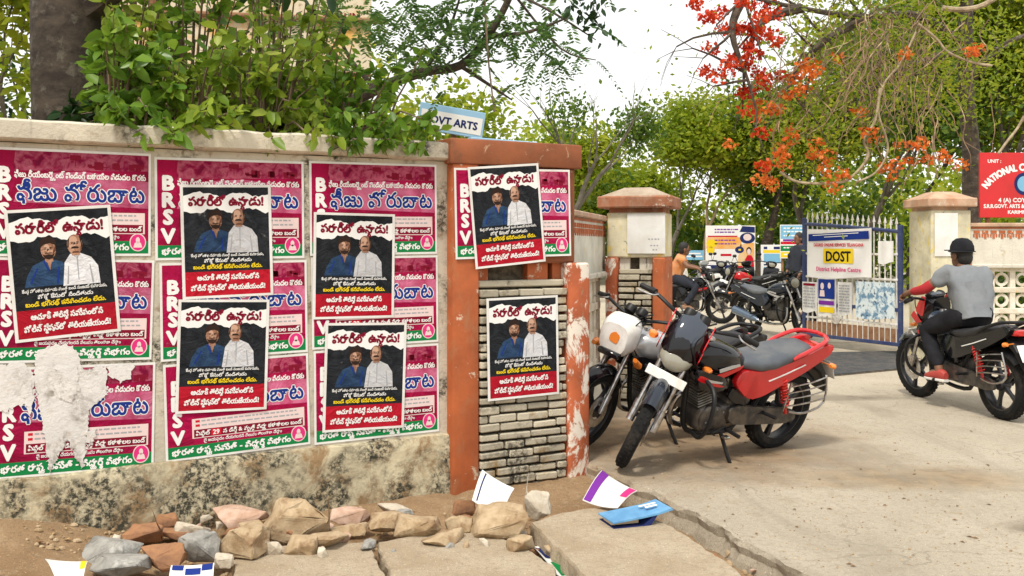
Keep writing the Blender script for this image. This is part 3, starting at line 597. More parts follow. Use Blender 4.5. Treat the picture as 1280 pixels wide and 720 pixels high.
def black_poster():
    t = thing('notice_poster', '', 'poster'); w, h = BW, BH; S = []
    m = MB(); m.box((w/2,h/2,0), (w,h,.0016)); S.append(('sheet', m, MT['paper']))
    e = .016; m = MBF(); m.rect(e,.168,w-e,h-e,.0012,0); S.append(('dark_print', m, PR_dark))
    m = MBF(); m.rect(e,e,w-e,.168,.0012,0); S.append(('red_print', m, PR_red))
    m = MBF(); m.flat(ragged(e,w-e,h-.165,.016,3)+ragged(e,w-e,h-.060,.014,5)[::-1], .0016, 0); S.append(('torn_title_strip', m, MT['ink_white']))
    m = MBF(); text(m, TXT['t'], w/2, h-.132, .0021, .078, al='c', bold=.045, w=w-.085); S.append(('title_lettering', m, MT['ink_maroon']))
    m = MBF(); b0 = .292                                  # two men, half length, printed
    m.flat([(.065,b0),(.285,b0),(.275,b0+.09),(.25,b0+.125),(.205,b0+.142),(.165,b0+.142),(.11,b0+.115),(.08,b0+.06)],.0016,0)
    S.append(('blue_shirt_figure', m, PR_navy))
    m = MBF(); m.flat([(.245,b0-.008),(.425,b0-.008),(.42,b0+.09),(.39,b0+.14),(.335,b0+.168),(.29,b0+.165),(.26,b0+.12)],.0019,0); S.append(('white_shirt_figure', m, PR_shirt))
    m = MBF()
    m.ell(.188,b0+.195,.036,.052,.0022,0); m.flat([(.168,b0+.13),(.208,b0+.13),(.206,b0+.165),(.17,b0+.165)],.0021,0)
    m.ell(.315,b0+.215,.037,.056,.0024,0); m.flat([(.298,b0+.155),(.338,b0+.155),(.336,b0+.19),(.297,b0+.19)],.0023,0)
    S.append(('faces_print', m, PR_skin))
    m = MBF()
    m.flat([(.148,b0+.20),(.150,b0+.245),(.175,b0+.268),(.205,b0+.266),(.226,b0+.245),(.228,b0+.20),(.220,b0+.222),(.196,b0+.232),(.170,b0+.226),(.157,b0+.215)],.0026,0)
    m.flat([(.158,b0+.175),(.170,b0+.150),(.188,b0+.143),(.206,b0+.150),(.218,b0+.175),(.205,b0+.168),(.188,b0+.172),(.171,b0+.168)],.0026,0)
    m.rect(.172,b0+.176,.204,b0+.181,.0027,0); m.rect(.168,b0+.206,.181,b0+.210,.0027,0); m.rect(.194,b0+.206,.207,b0+.210,.0027,0)
    m.flat([(.279,b0+.20),(.283,b0+.245),(.292,b0+.255),(.287,b0+.225),(.285,b0+.20)],.0027,0); m.flat([(.351,b0+.20),(.348,b0+.245),(.338,b0+.256),(.344,b0+.225),(.346,b0+.20)],.0027,0)
    m.flat([(.295,b0+.193),(.335,b0+.193),(.330,b0+.203),(.315,b0+.206),(.300,b0+.203)],.0027,0); m.rect(.296,b0+.226,.309,b0+.230,.0027,0); m.rect(.322,b0+.226,.335,b0+.230,.0027,0)
    S.append(('hair_print', m, MT['ink_hair']))
    m = MBF(); m.ell(.181,b0+.208,.013,.020,.0025,0,10); m.ell(.187,b0+.190,.006,.014,.0025,0,8); m.ell(.309,b0+.238,.020,.024,.0026,0,12); m.ell(.314,b0+.214,.006,.016,.0026,0,8); m.ell(.298,b0+.206,.010,.012,.0026,0,8)
    S.append(('face_lights', m, MT['ink_light_skin']))
    m = MBF()
    for x_, z_ in ((.174,b0+.201),(.200,b0+.201),(.302,b0+.221),(.328,b0+.221)): m.ell(x_,z_,.0055,.0035,.0028,0,8)
    m.flat([(.205,b0+.165),(.224,b0+.19),(.222,b0+.215),(.210,b0+.19)],.0025,0); m.flat([(.340,b0+.175),(.352,b0+.20),(.350,b0+.225),(.342,b0+.20)],.0026,0); m.flat([(.298,b0+.168),(.338,b0+.168),(.330,b0+.178),(.306,b0+.178)],.00255,0)
    S.append(('face_darks', m, MT['ink_brown']))
    m = MBF(); m.flat([(.318,b0+.165),(.326,b0+.150),(.324,b0+.02),(.320,b0+.02)],.0022,0); m.flat([(.300,b0+.160),(.318,b0+.140),(.313,b0+.158)],.0022,0); m.flat([(.336,b0+.160),(.322,b0+.140),(.328,b0+.158)],.0022,0); m.flat([(.272,b0+.0),(.280,b0+.10),(.276,b0+.10),(.264,b0+.0)],.0022,0); m.flat([(.385,b0+.0),(.378,b0+.10),(.383,b0+.10),(.395,b0+.0)],.0022,0)
    S.append(('shirt_folds', m, MT['ink_grey']))
    m = MBF(); m.flat([(.176,b0+.142),(.202,b0+.142),(.190,b0+.085)],.0022,0); S.append(('collar_skin', m, PR_skin))
    m = MBF(); m.flat([(.10,b0+.02),(.135,b0+.10),(.128,b0+.10),(.09,b0+.02)],.0022,0); m.flat([(.225,b0+.01),(.235,b0+.10),(.228,b0+.10),(.215,b0+.01)],.0022,0); m.flat([(.168,b0+.142),(.186,b0+.08),(.178,b0+.085),(.160,b0+.135)],.0023,0); S.append(('blue_folds', m, MT['ink_blue']))
    m = MBF(); text(m, TXT['s1'], w/2, .262, .0024, .024, al='c', bold=.02, w=w-.10); text(m, TXT['s2'], w/2, .226, .0024, .030, al='c', bold=.025, w=w-.24)
    text(m, TXT['r1'], w/2, .115, .0024, .044, al='c', bold=.035, w=w-.16); text(m, TXT['r2'], w/2, .050, .0024, .044, al='c', bold=.035, w=w-.09); S.append(('white_lettering', m, MT['ink_white']))
    m = MBF(); text(m, TXT['s3'], w/2, .186, .0024, .034, al='c', bold=.035, w=w-.12); S.append(('yellow_lettering', m, MT['ink_yellow'])); printed(S, t); return t
def hang(src, first, quad, off, W, H, label, group):
    "put a poster on the wall plane where its four corners are seen (tl, tr, br, bl)"
    o = src if first else copy_tree(src)
    tl, tr, br, bl = [Vector(wall_uz(x, y, off)) for x, y in quad]
    ax = ((tr-tl)+(br-bl))/2; ay = ((tl-bl)+(tr-br))/2; c = (tl+tr+br+bl)/4; a = math.atan2(ax.y, ax.x)*.55+(math.atan2(ay.y, ay.x)-math.pi/2)*.45
    sx, sy = ax.length/W, ay.length/H
    B = Matrix(((WD.x,0,WN.x),(WD.y,0,WN.y),(0,1,0))).to_4x4()
    org = c-Vector((math.cos(a)*W*sx/2-math.sin(a)*H*sy/2, math.sin(a)*W*sx/2+math.cos(a)*H*sy/2))
    M = Matrix.Translation(wall_pt(org.x, org.y, off)) @ B @ Matrix.Rotation(a, 4, 'Z')
    l, q, _ = M.decompose(); o.rotation_mode = 'QUATERNION'; o.location = l; o.rotation_quaternion = q; o.scale = (sx, sy, 1)
    o['label'] = label; o['group'] = group; return o
GP, GB = 'pink campaign posters pasted on the wall', 'black and red notice posters pasted over the pink ones'
pk = pink_poster()
pinks = [
 ([(-14,183),(188,192),(189,322),(-12,318)], .004, 'pink poster at top left of the wall, half under a tilted black poster'),
 ([(-10,321),(190,326),(192,455),(-8,448)], .0045, 'pink poster in the middle row at the left edge, its foot torn away'),
 ([(-8,456),(192,457),(194,583),(-6,600)], .004, 'pink poster at bottom left of the wall, badly torn with white paper showing'),
 ([(192,194),(379,204),(381,322),(195,326)], .004, 'pink poster, top row, second from left, centre hidden by a black poster'),
 ([(198,328),(383,326),(385,440),(202,452)], .0045, 'pink poster in the middle row, second from left, behind two stacked black posters'),
 ([(203,456),(384,442),(389,556),(208,577)], .004, 'pink bottom row poster, date pill and green band showing below a black poster'),
 ([(386,201),(546,206),(546,317),(388,320)], .004, 'pink poster, top row, nearest the pillar, its whole blue headline in view'),
 ([(388,322),(547,319),(548,428),(391,436)], .0045, 'pink poster in the middle row beside the pillar, only its right third showing'),
 ([(391,438),(548,430),(549,539),(394,556)], .004, 'pink poster in the bottom row next to the pillar, its letters scuffed pale'),
 ([(566,209),(714,213),(712,318),(571,326)], PO+.040, 'pink poster on the upper block of the pillar under the rusty cap'),
]
for i, (q, off, lab) in enumerate(pinks): hang(pk, i == 0, q, off, PWD, PHT, lab, GP)
bk = black_poster()
blacks = [
 ([(4,262),(138,257),(151,413),(20,430)], .012, 'tilted black poster at the left edge of the wall, above the torn paper'),
 ([(223,231),(338,231),(342,370),(230,373)], .012, 'black poster in the second column, the upper of the two on pink posters'),
 ([(223,375),(337,374),(333,512),(219,517)], .014, 'black poster in the second column, lower one, above a date pill and green band'),
 ([(391,264),(493,269),(493,397),(392,399)], .012, 'black poster in the third column, under the whole blue headline'),
 ([(406,403),(507,404),(506,535),(404,540)], .014, 'black poster in the third column, lowest on the wall beside the pillar'),
 ([(583,207),(672,206),(683,326),(596,337)], PO+.050, 'black poster tilted across the top of the pillar over a pink poster'),
 ([(608,373),(697,369),(699,492),(610,502)], PO+.055, 'black poster alone on the stone bricks of the pillar'),
]
for i, (q, off, lab) in enumerate(blacks): hang(bk, i == 0, q, off, BW, BH, lab, GB)

# torn paper left on the wall
M_torn = stained('torn_paper', (.84,.82,.79), (.22,.19,.15), (.62,.52,.43), .44, False)
def torn(name, label, pts, off, curl, seed):
    q = []; rr = random.Random(seed)
    for i in range(len(pts)):
        a = Vector(pts[i-1]); c = Vector(pts[i]); n = max(2, int((c-a).length/2.2))
        for k in range(n): p = a.lerp(c, k/n); j = 3.2 if rr.random() < .3 else 1.3; q.append((p.x+rr.uniform(-j,j), p.y+rr.uniform(-j,j)))
    uz = [wall_uz(x, y, off) for x, y in q]; c0 = (sum(p[0] for p in uz)/len(uz), sum(p[1] for p in uz)/len(uz))
    tr = geometry.tessellate_polygon([[Vector((*p,0)) for p in uz]]); m = MB(); n = len(uz)
    f = [wall_pt(p[0], p[1], off+.003) for p in uz]; bck = [wall_pt(p[0], p[1], off) for p in uz]
    m.add(f+bck, list(tr)+[tuple(n+i for i in t[::-1]) for t in tr]+[(i,(i+1)%n,n+(i+1)%n,n+i) for i in range(n)])
    return tag(m.build(name, M_torn, smooth=False), label, 'torn paper', 'torn paper left on the pink posters')
torn('torn_paper', 'large ragged white paper remnant hanging over the torn bottom left poster', [(46,438),(70,430),(97,436),(103,462),(132,458),(134,492),(112,512),(108,545),(104,586),(95,574),(84,548),(78,560),(62,592),(56,545),(48,505),(42,470)], .0085, .012, 2)
torn('torn_paper', 'blank white torn strip at the far left, over the letters of the torn poster', [(-20,458),(30,452),(44,470),(42,500),(20,508),(8,516),(-20,510)], .0082, .006, 3)
torn('torn_paper', 'small torn paper flap to the right of the large white remnant', [(133,458),(150,455),(168,458),(160,474),(152,478),(138,470)], .0086, .012, 4)
torn('torn_paper', 'narrow torn paper sliver hanging beside the left leg of the large white remnant', [(30,470),(40,474),(42,500),(37,522),(31,498)], .0105, .01, 6)
torn('torn_paper', 'crumpled pale scrap over the chest of the large white remnant', [(70,462),(96,458),(100,486),(88,504),(74,498),(66,480)], .0125, .01, 7)
torn('torn_paper', 'tiny torn white corner above the green band of the bottom left poster', [(106,540),(120,536),(118,552),(108,556)], .0105, .01, 8)
# ------------------------------------------------ vegetation
LF_big = leafmat('broad_leaf', [(.04,.10,.012),(.10,.21,.018),(.19,.32,.03),(.30,.42,.06)], .4, .35, 2.5)
LF_lime = leafmat('lime_leaf', [(.06,.13,.012),(.16,.26,.02),(.30,.40,.04),(.42,.46,.08)], .45, .4, 2.5)
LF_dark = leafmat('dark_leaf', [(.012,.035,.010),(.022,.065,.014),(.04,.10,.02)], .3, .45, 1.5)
LF_mid = leafmat('mid_leaf', [(.03,.08,.012),(.09,.17,.018),(.22,.28,.03)], .5, .5, .5)
LF_yel = leafmat('yellow_green_leaf', [(.09,.17,.010),(.26,.34,.016),(.50,.48,.04)], .55, .5, .5)
LF_blue = leafmat('fine_leaf', [(.04,.11,.025),(.10,.20,.04),(.22,.30,.05)], .4, .5, .8)
FL_red = leafmat('blossom_red', [(.45,.02,.006),(.62,.045,.01),(.70,.13,.02)], .35, .5, 3)
FL_org = leafmat('blossom_orange', [(.55,.08,.015),(.70,.16,.02),(.72,.26,.05)], .35, .5, 3)
BK_dark = mat('bark_dark', (.050,.038,.030), (.11,.085,.062), scale=7, rough=.95, bmp=1.0, bs=16, c3=(.20,.18,.14), s3=9, lo3=.56, hi3=.70, stretch=(1,1,1.6))
BK_tan = mat('bark_tan', (.24,.17,.11), (.14,.10,.065), scale=8, rough=.95, bmp=.6, bs=30)
BK_grey = mat('bark_grey', (.11,.095,.075), (.18,.16,.13), scale=6, rough=.95, bmp=.6, bs=30)
BK_pale = mat('vine_pale', (.42,.34,.22), (.22,.16,.10), scale=10, rough=.9)
BK_dry = mat('creeper_dry', (.30,.19,.11), (.19,.12,.07), scale=10, rough=.95)
def leaves(c, d, size, wid=.45, fold=.25, droop=0.0, rng=RNG):
    "leaf blades (two folded quads) at points c along directions d"
    n = len(c); d = d/np.maximum(np.linalg.norm(d, axis=1, keepdims=True), 1e-6)
    r = rng.normal(size=(n,3)); s = np.cross(d, r); s /= np.maximum(np.linalg.norm(s, axis=1, keepdims=True), 1e-6); u = np.cross(s, d)
    L = (size if np.ndim(size) else np.full(n, size))[:,None]; W = L*wid
    v = np.stack([c, c+d*L*.35+s*W*.5+u*W*fold, c+d*L*.72+s*W*.38+u*W*fold*.7-np.array([0,0,1])*L*droop*.5, c+d*L-np.array([0,0,1])*L*droop,
                  c+d*L*.72-s*W*.38+u*W*fold*.7-np.array([0,0,1])*L*droop*.5, c+d*L*.35-s*W*.5+u*W*fold], 1)
    b = (np.arange(n)*6)[:,None]; f = np.concatenate([b+np.array([[0,1,2,3]]), b+np.array([[0,3,4,5]])], 0)
    return v.reshape(-1,3), f
def chips(c, size, rng=RNG, flat=.0, asp=.6):
    "small leaf faces, any way up"
    n = len(c); d = rng.normal(size=(n,3)); d[:,2] *= (1-flat); d /= np.linalg.norm(d, axis=1, keepdims=True)
    s = np.cross(d, rng.normal(size=(n,3))); s /= np.maximum(np.linalg.norm(s, axis=1, keepdims=True), 1e-6)
    L = (size*rng.uniform(.6,1.3,n))[:,None]
    v = np.stack([c-d*L*.5, c+s*L*asp*.5, c+d*L*.5, c-s*L*asp*.5], 1); return v.reshape(-1,3), (np.arange(n)*4)[:,None]+np.arange(4)[None]
def grow(m, tips, p, d, L, r, depth, rr, spread=.6, up=.15, segs=4, split=(2,3), taper=.6, n=6, keep=None):
    pts = [p]; rad = [r]; q = Vector(p); dv = Vector(d).normalized()
    for k in range(segs):
        dv = (dv+Vector((rr.gauss(0,.13),rr.gauss(0,.13),rr.gauss(0,.1)+up*.35))).normalized(); q = q+dv*(L/segs); pts.append(q.copy()); rad.append(r*(1-(1-taper)*(k+1)/segs))
    m.tube(pts, rad, n=max(4, n), cap=False)
    if depth == 0: tips.append((q.copy(), dv.copy())); tips.append((pts[-2], dv.copy())); return
    for k in range(rr.randint(*split)):
        a = rr.uniform(0, 2*math.pi); o = dv.orthogonal().normalized(); o = o*math.cos(a)+dv.cross(o)*math.sin(a)
        grow(m, tips, q if k < 2 else pts[-2], (dv+o*spread*rr.uniform(.6,1.3)+Vector((0,0,up))).normalized(), L*rr.uniform(.62,.85), rad[-1]*rr.uniform(.6,.8), depth-1, rr, spread, up, max(2, segs-1), split, taper, n-1)
def tree(name, label, base, h, seed, leafm, bark, r=.12, nleaf=5000, lsz=.14, clump=.55, depth=4, spread=.6, up=.15, group=None, lean=(0,0), trunkfrac=.34, cat='tree', dense=1.0, flowers=None, nfl=0, fsz=.1, flpred=None):
    rr = random.Random(seed); rg = np.random.default_rng(seed)
    t = thing(name, label, cat, base, 0, group); m = MB(); tips = []
    grow(m, tips, Vector((0,0,-.15)), (lean[0], lean[1], 1), h*trunkfrac, r, depth, rr, spread, up, 5)
    m.build('trunk', bark, t)
    T = np.array([list(p) for p, _ in tips])
    if nleaf:
        idx = rg.integers(0, len(T), int(nleaf)); c = T[idx]+rg.normal(size=(len(idx),3))*clump*np.array([1,1,.6])*rg.uniform(.3,1,(len(idx),1))
        v, f = chips(c, lsz, rg, .3); npmesh('crown', v, f, leafm, t)
    if flowers and nfl:
        idx = rg.integers(0, len(T), nfl); c = np.repeat(T[idx]+rg.normal(size=(nfl,3))*clump*.8, 16, 0); c = c+rg.normal(size=c.shape)*fsz*.9
        v, f = chips(c, fsz, rg, 0, .8); npmesh('blossom', v, f, flowers, t)
    return t, T
# big trunk behind the wall, left
TB = P(82, 300, 6.75); rr = random.Random(5)
bt = thing('roadside_tree', 'thick dark tree trunk rising behind the left end of the wall', 'tree', (TB.x, TB.y, 0))
m = MB(); vs = []; nn, nk = 26, 24
for j in range(nk+1):
    z = -.2+5.2*j/nk
    for k in range(nn):
        w = 2*math.pi*k/nn; rad = .232-.004*z+.16*math.exp(-z*2.2)+.012*noise.fractal(Vector((math.cos(w)*1.5, math.sin(w)*1.5, z*.9)),1,2,4); vs.append((rad*math.cos(w)+.02*math.sin(z), rad*math.sin(w), z))
m.add(vs, [(j*nn+k, j*nn+(k+1)%nn, (j+1)*nn+(k+1)%nn, (j+1)*nn+k) for j in range(nk) for k in range(nn)])
tips = []
for k in range(7):
    a = k*.9; grow(m, tips, Vector((0,0,3.0+.3*k)), (math.cos(a), math.sin(a)*.8-.1, .35), 1.2, .09, 2, rr, .6, .05)
m.build('trunk', BK_dark, bt)
T = np.array([list(p) for p, _ in tips]); T = T[T[:,2] > 2.35-0.0]; rg = np.random.default_rng(3)
c = T[rg.integers(0, len(T), 2600)]+rg.normal(size=(2600,3))*.38; d = rg.normal(size=(2600,3)); d[:,2] -= .9
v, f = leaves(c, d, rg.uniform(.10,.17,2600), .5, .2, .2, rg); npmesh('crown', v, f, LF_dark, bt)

# broad-leaved shrubs along the back of the wall
def shrub(label, u0, u1, zlo, zhi, v0, v1, n, seed, leafm, lsz=(.09,.15), over=0.0, grp='leafy shrubs growing behind the poster wall'):
    rr = random.Random(seed); rg = np.random.default_rng(seed); b = wall_pt((u0+u1)/2, 0, -(v0+v1)/2-.3)
    t = thing('leafy_shrub', label, 'shrub', b, 0, grp); m = MB(); C = []; D = []; S = []
    for k in range(n):
        u = rr.uniform(u0,u1); zt = zlo+(zhi-zlo)*rr.random()**1.25; o = -rr.uniform(v0,v1)
        if rr.random() < over: o = rr.uniform(.05,.22); zt = rr.uniform(2.08,2.32)
        tip = wall_pt(u, zt, o)-b; st = wall_pt((u0+u1)/2+(u-(u0+u1)/2)*.35, 1.2, -(v0+v1)/2-.3)-b
        mid = (st+tip)/2+Vector((0,0,.35+.25*rr.random())); pts = [st, st.lerp(mid,.55), mid, tip.lerp(mid,.35), tip]
        m.tube(pts, [.012,.010,.008,.005,.003], n=5, cap=False, smooth=3)
        ax = (tip-mid).normalized()
        for q in range(rr.randint(9,13)):
            f = rr.random()**.7; p = mid.lerp(tip, .35+.65*f); C.append(p); L = rr.uniform(*lsz)
            o2 = Vector((rr.gauss(0,1),rr.gauss(0,1),rr.gauss(0,.7))).normalized(); dd = (ax*.55+o2*.9+Vector((0,0,-.25))-Vector((0,0,0)))
            D.append(dd); S.append(L)
    m.build('stem', BK_tan, t); v, f = leaves(np.array([list(p) for p in C]), np.array([list(p) for p in D]), np.array(S), .52, .16, .18, rg)
    npmesh('foliage', v, f, leafm, t); return t
shrub('bright broad-leaved shrub just right of the thick tree trunk', .50, .92, 2.02, 2.85, .10, .9, 95, 11, LF_big, (.06,.14), over=.10)
shrub('tall loose broad-leaved shrub in front of the worn hoarding', .80, 1.35, 2.0, 2.80, .12, 1.0, 75, 12, LF_lime, (.05,.13), over=.05)
shrub('dense glossy shrub in the middle, behind the third column of posters', 1.25, 1.85, 2.0, 2.85, .12, 1.0, 105, 13, LF_lime, (.05,.13), over=.05)
shrub('drooping shrub hanging over the right end of the wall beside the pillar', 1.75, 2.50, 1.98, 2.80, .12, .9, 100, 14, LF_big, (.06,.12), over=.26)
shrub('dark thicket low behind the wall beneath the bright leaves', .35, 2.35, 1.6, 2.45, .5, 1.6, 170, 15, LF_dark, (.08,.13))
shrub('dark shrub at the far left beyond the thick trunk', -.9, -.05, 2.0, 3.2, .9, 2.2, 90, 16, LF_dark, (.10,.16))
G3 = 'tall leggy saplings behind the shrubs'
for q, (u0, u1, n_, lab) in enumerate(((.62,1.0,34,'tall leggy sapling with small lime leaves just right of the thick trunk'),(1.0,1.6,40,'tall leggy sapling with small lime leaves across the middle of the worn hoarding'),(1.6,2.3,36,'tall leggy sapling with small lime leaves near the bent dark limb'))):
    shrub(lab, u0, u1, 2.45, 3.75, .9, 2.2, n_+22, 31+q, (LF_lime, LF_big, LF_lime)[q], (.06,.125), 0, G3)
# feathery tree whose limb crosses above the pillar
def feathers(m_pts, seed, n, L=.32, nl=18, lsz=.055, spread=.5):
    "pinnate fronds drooping from given points"
    rr = random.Random(seed); C = []; D = []
    for k in range(n):
        p = Vector(rr.choice(m_pts))+Vector((rr.gauss(0,spread),rr.gauss(0,spread*.7),rr.gauss(0,spread*.55))); a = rr.uniform(0,6.283); d = Vector((math.cos(a),math.sin(a)*.6,rr.uniform(-.9,.2))).normalized(); s = d.cross(Vector((0,0,1)))
        s = s.normalized() if s.length > .01 else Vector((1,0,0))
        for q in range(nl):
            f = q/nl; x = p+d*L*f+Vector((0,0,-.35*L*f*f))
            for sg in (-1,1): C.append(x); D.append(s*sg+d*.5+Vector((0,0,-.15)))
    return np.array([list(c) for c in C]), np.array([list(d) for d in D])
FB = P(330, 300, 9.0); ft = thing('feathery_tree', 'fine-leaved tree with a bent dark limb reaching over the pillar', 'tree', (FB.x, FB.y, 0))
m = MB(); o = Vector((FB.x,FB.y,0))
def loc(px, py, Y): return P(px,py,Y)-o
m.tube([(0,0,-.1), loc(345,200,9), loc(400,150,8.8), loc(470,112,8.5), loc(530,90,8.3), loc(575,82,8.1), loc(610,45,8.0), loc(640,-10,7.9), loc(660,-70,7.8)], [.09,.08,.065,.05,.042,.036,.032,.026,.015], n=9, smooth=4)
for a, b, c, r in (((575,82,8.1),(610,105,8.0),(640,125,7.9),.02),((610,45,8.0),(660,40,7.8),(715,20,7.6),.02),((530,90,8.3),(560,40,8.2),(580,-20,8),.022),((640,-10,7.9),(690,15,7.7),(745,50,7.6),.014),((640,-10,7.9),(700,60,7.9),(745,75,7.9),.012),((470,112,8.5),(430,60,8.6),(420,-10,8.6),.025)):
    m.tube([loc(*a), loc(*b), loc(*c)], [r, r*.7, r*.3], n=6, smooth=4)
m.build('trunk', BK_dark, ft)
pts = [loc(x,y,Y) for x,y,Y in ((560,20,8.1),(600,10,8),(640,20,7.9),(520,40,8.2),(480,30,8.3),(600,60,8),(430,20,8.5),(560,60,8.2),(390,40,8.6),(640,40,7.9))]
C, D = feathers(pts, 21, 170, .34, 14, .06, .30); v, f = leaves(C, D, .062, .34, .05, .0); npmesh('crown', v, f, LF_blue, ft)
pts = [loc(x,y,Y) for x,y,Y in ((690,45,7.7),(700,65,7.8),(730,72,7.8),(690,75,7.8))]
C, D = feathers(pts, 22, 15, .26, 12, .05, .09); v, f = leaves(C, D, .05, .34, .05); npmesh('drooping_foliage', v, f, LF_blue, ft)
pts = [loc(x,y,Y) for x,y,Y in ((715,5,7.4),(740,12,7.4),(750,35,7.4),(730,0,7.4))]; rg = np.random.default_rng(4)
c = np.array([list(p) for p in pts])[rg.integers(0,4,90)]+rg.normal(size=(90,3))*.075; d = rg.normal(size=(90,3)); d[:,2] -= 1
v, f = leaves(c, d, rg.uniform(.05,.09,90), .5, .2, .1, rg); npmesh('dark_foliage', v, f, LF_dark, ft)
m = MB(); m.tube([P(604,-30,7.6), P(608,40,7.6), P(611,80,7.55), P(618,140,7.5)], [.008,.008,.007,.006], n=6, smooth=4); tag(m.build('hanging_vine', BK_tan), 'thin brown vine hanging straight down above the near pillar', 'vine')
# bare tree beyond the near pillar
bt2 = P(728, 300, 24); t = thing('bare_tree', 'nearly leafless tree with pale trunk and thin twigs against the white sky', 'tree', (bt2.x, bt2.y, 0)); m = MB(); tips = []; rr = random.Random(12)
m.tube([(0,0,-.1),(-.1,0,1),(-.25,0,2.2)], [.13,.11,.10], n=8, cap=False)
for dx, L, s in ((.55,1.6,1),(-.45,1.5,2),(.1,1.7,3),(.9,1.4,4)): grow(m, tips, Vector((-.25,0,2.2)), (dx,rr.uniform(-.3,.3),1), L, .075, 3, random.Random(s+30), .55, .12, 4, (2,3), .55)
m.build('trunk', BK_grey, t); T = np.array([list(p) for p,_ in tips]); T = T[T[:,2] < 4.6]; rg = np.random.default_rng(2)
c = T[rg.integers(0,len(T),1500)]+rg.normal(size=(1500,3))*.3; v, f = chips(c, .13, rg); npmesh('crown', v, f, LF_mid, t)
# trees beyond the gate and behind the wall
GT = 'trees growing beyond the gate'
for i, (px, Y, h, lm, bk, r, nl, ls, cl, sp, lab) in enumerate([
 (690, 34, 6.4, LF_yel, BK_grey, .13, 8000, .20, .60, .55, 'low yellow-green tree just right of the near pillar'),
 (765, 40, 5.4, LF_yel, BK_grey, .13, 8000, .22, .70, .55, 'round yellow-green tree above the cream pillar cap'),
 (830, 34, 8.2, LF_yel, BK_grey, .13, 6500, .18, .55, .45, 'tall airy tree with see-through crown left of the red blossoms'),
 (882, 33, 8.0, LF_yel, BK_tan, .12, 8000, .18, .60, .45, 'slim light tree with a pale trunk behind the left hoarding'),
 (945, 34, 8.6, LF_mid, BK_dark, .26, 12000, .19, .75, .5, 'broad tree with thick dark trunk between the two hoardings'),
 (1010, 34, 10.5, LF_yel, BK_grey, .16, 11000, .20, .80, .5, 'yellowish tree behind the left end of the blue gate'),
 (1075, 30, 11.5, LF_mid, BK_grey, .16, 10000, .18, .75, .5, 'mid green tree behind the middle of the gate'),
 (1140, 31, 11.0, LF_yel, BK_dark, .15, 9000, .19, .75, .5, 'tree behind the pale gate pillar, yellow green'),
 (1205, 27, 11.0, LF_mid, BK_dark, .17, 11000, .18, .8, .5, 'bushy green tree behind the capped rider'),
 (1275, 25, 11.0, LF_yel, BK_dark, .17, 11000, .18, .8, .5, 'light green tree above the red board'),
 (1370, 28, 11.0, LF_mid, BK_dark, .17, 8000, .19, .8, .5, 'green tree at the far right edge beyond the red board')]):
    b = P(px, 300, Y); tree('leafy_tree', lab, (b.x, Y, 0), h, 100+i, lm, bk, r, int(nl*(1.3 if px < 1000 else 1.9)), ls, cl*1.3, 4, sp, .08, GT, trunkfrac=.27)
for i, (px, Y, h, lm, nl, lab) in enumerate([
 (-40, 15, 7, LF_yel, 8000, 'yellow-green tree at the far left behind the thick trunk'),
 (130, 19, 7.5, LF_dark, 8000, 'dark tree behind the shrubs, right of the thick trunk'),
 (300, 20, 5.5, LF_yel, 9000, 'yellow-green tree behind the worn hoarding'),
 (455, 17, 5.0, LF_yel, 9000, 'yellow-green tree seen through the shrubs in the middle of the wall'),
 (575, 21, 5.0, LF_yel, 8000, 'yellow-green tree behind the blue college board')]):
    b = P(px, 300, Y); tree('leafy_tree', lab, (b.x, Y, 0), h, 140+i, lm, BK_grey, .14, nl, .17, .7, 4, .55, .1, 'trees growing behind the poster wall')
# hedge and undergrowth closing the view
def mass(name, mt, n, x0, x1, y0, y1, hfun, sz, seed):
    rg = np.random.default_rng(seed); x = rg.uniform(x0,x1,n); y = rg.uniform(y0,y1,n); z = rg.random(n)**.75*np.maximum(hfun(x),.6)
    x = x+rg.normal(size=n)*.25; v, f = chips(np.stack([x,y,z],1), sz, rg); tag(npmesh(name, v, f, mt), kind='stuff')
mass('undergrowth', LF_mid, 50000, -38, 46, 36, 46, lambda x: 3.0+1.3*np.sin(x*.55)+.8*np.sin(x*1.7+2), .30, 9)
mass('undergrowth', LF_yel, 42000, -38, 46, 38, 52, lambda x: 4.6+1.4*np.sin(x*.43+1)+.9*np.sin(x*1.3), .34, 10)
mass('bushes', LF_mid, 24000, 8.6, 24, 15.5, 20, lambda x: 1.9+.5*np.sin(x*1.1)+.3*np.sin(x*2.9), .15, 11)
mass('bushes', LF_yel, 16000, 9.5, 26, 21, 25, lambda x: 2.9+.6*np.sin(x*.9), .18, 12)
# flame tree over the gate
FB = P(1213, 300, 15.5); fo = Vector((FB.x,FB.y,0)); fl = thing('flame_tree', 'flame tree with red blossoms and dark limbs spreading over the gate', 'tree', fo); m = MB(); L = lambda px,py,Y: P(px,py,Y)-fo
m.tube([(0,0,-.1), L(1214,200,15.5), L(1208,130,15.4), L(1207,60,15.2), L(1208,0,15), L(1212,-80,15)], [.17,.13,.12,.11,.10,.09], n=10, smooth=4)
tips = []; rr = random.Random(8)
limbs = [((1207,60,15.2),(1150,20,14.5),(1080,22,14),(1000,10,13.5),(930,-5,13.2)),((1208,0,15),(1120,-60,14),(1020,-70,13.4),(930,-40,13)),((1207,60,15.2),(1160,75,14.6),(1110,95,14.2),(1060,140,13.9)),
         ((1214,100,15.4),(1250,60,15),(1290,40,14.6)),((1080,22,14),(1020,60,13.7),(985,110,13.5)),((1000,10,13.5),(950,30,13.3),(930,90,13.2)),((930,-5,13.2),(915,40,13.1),(935,100,13.1))]
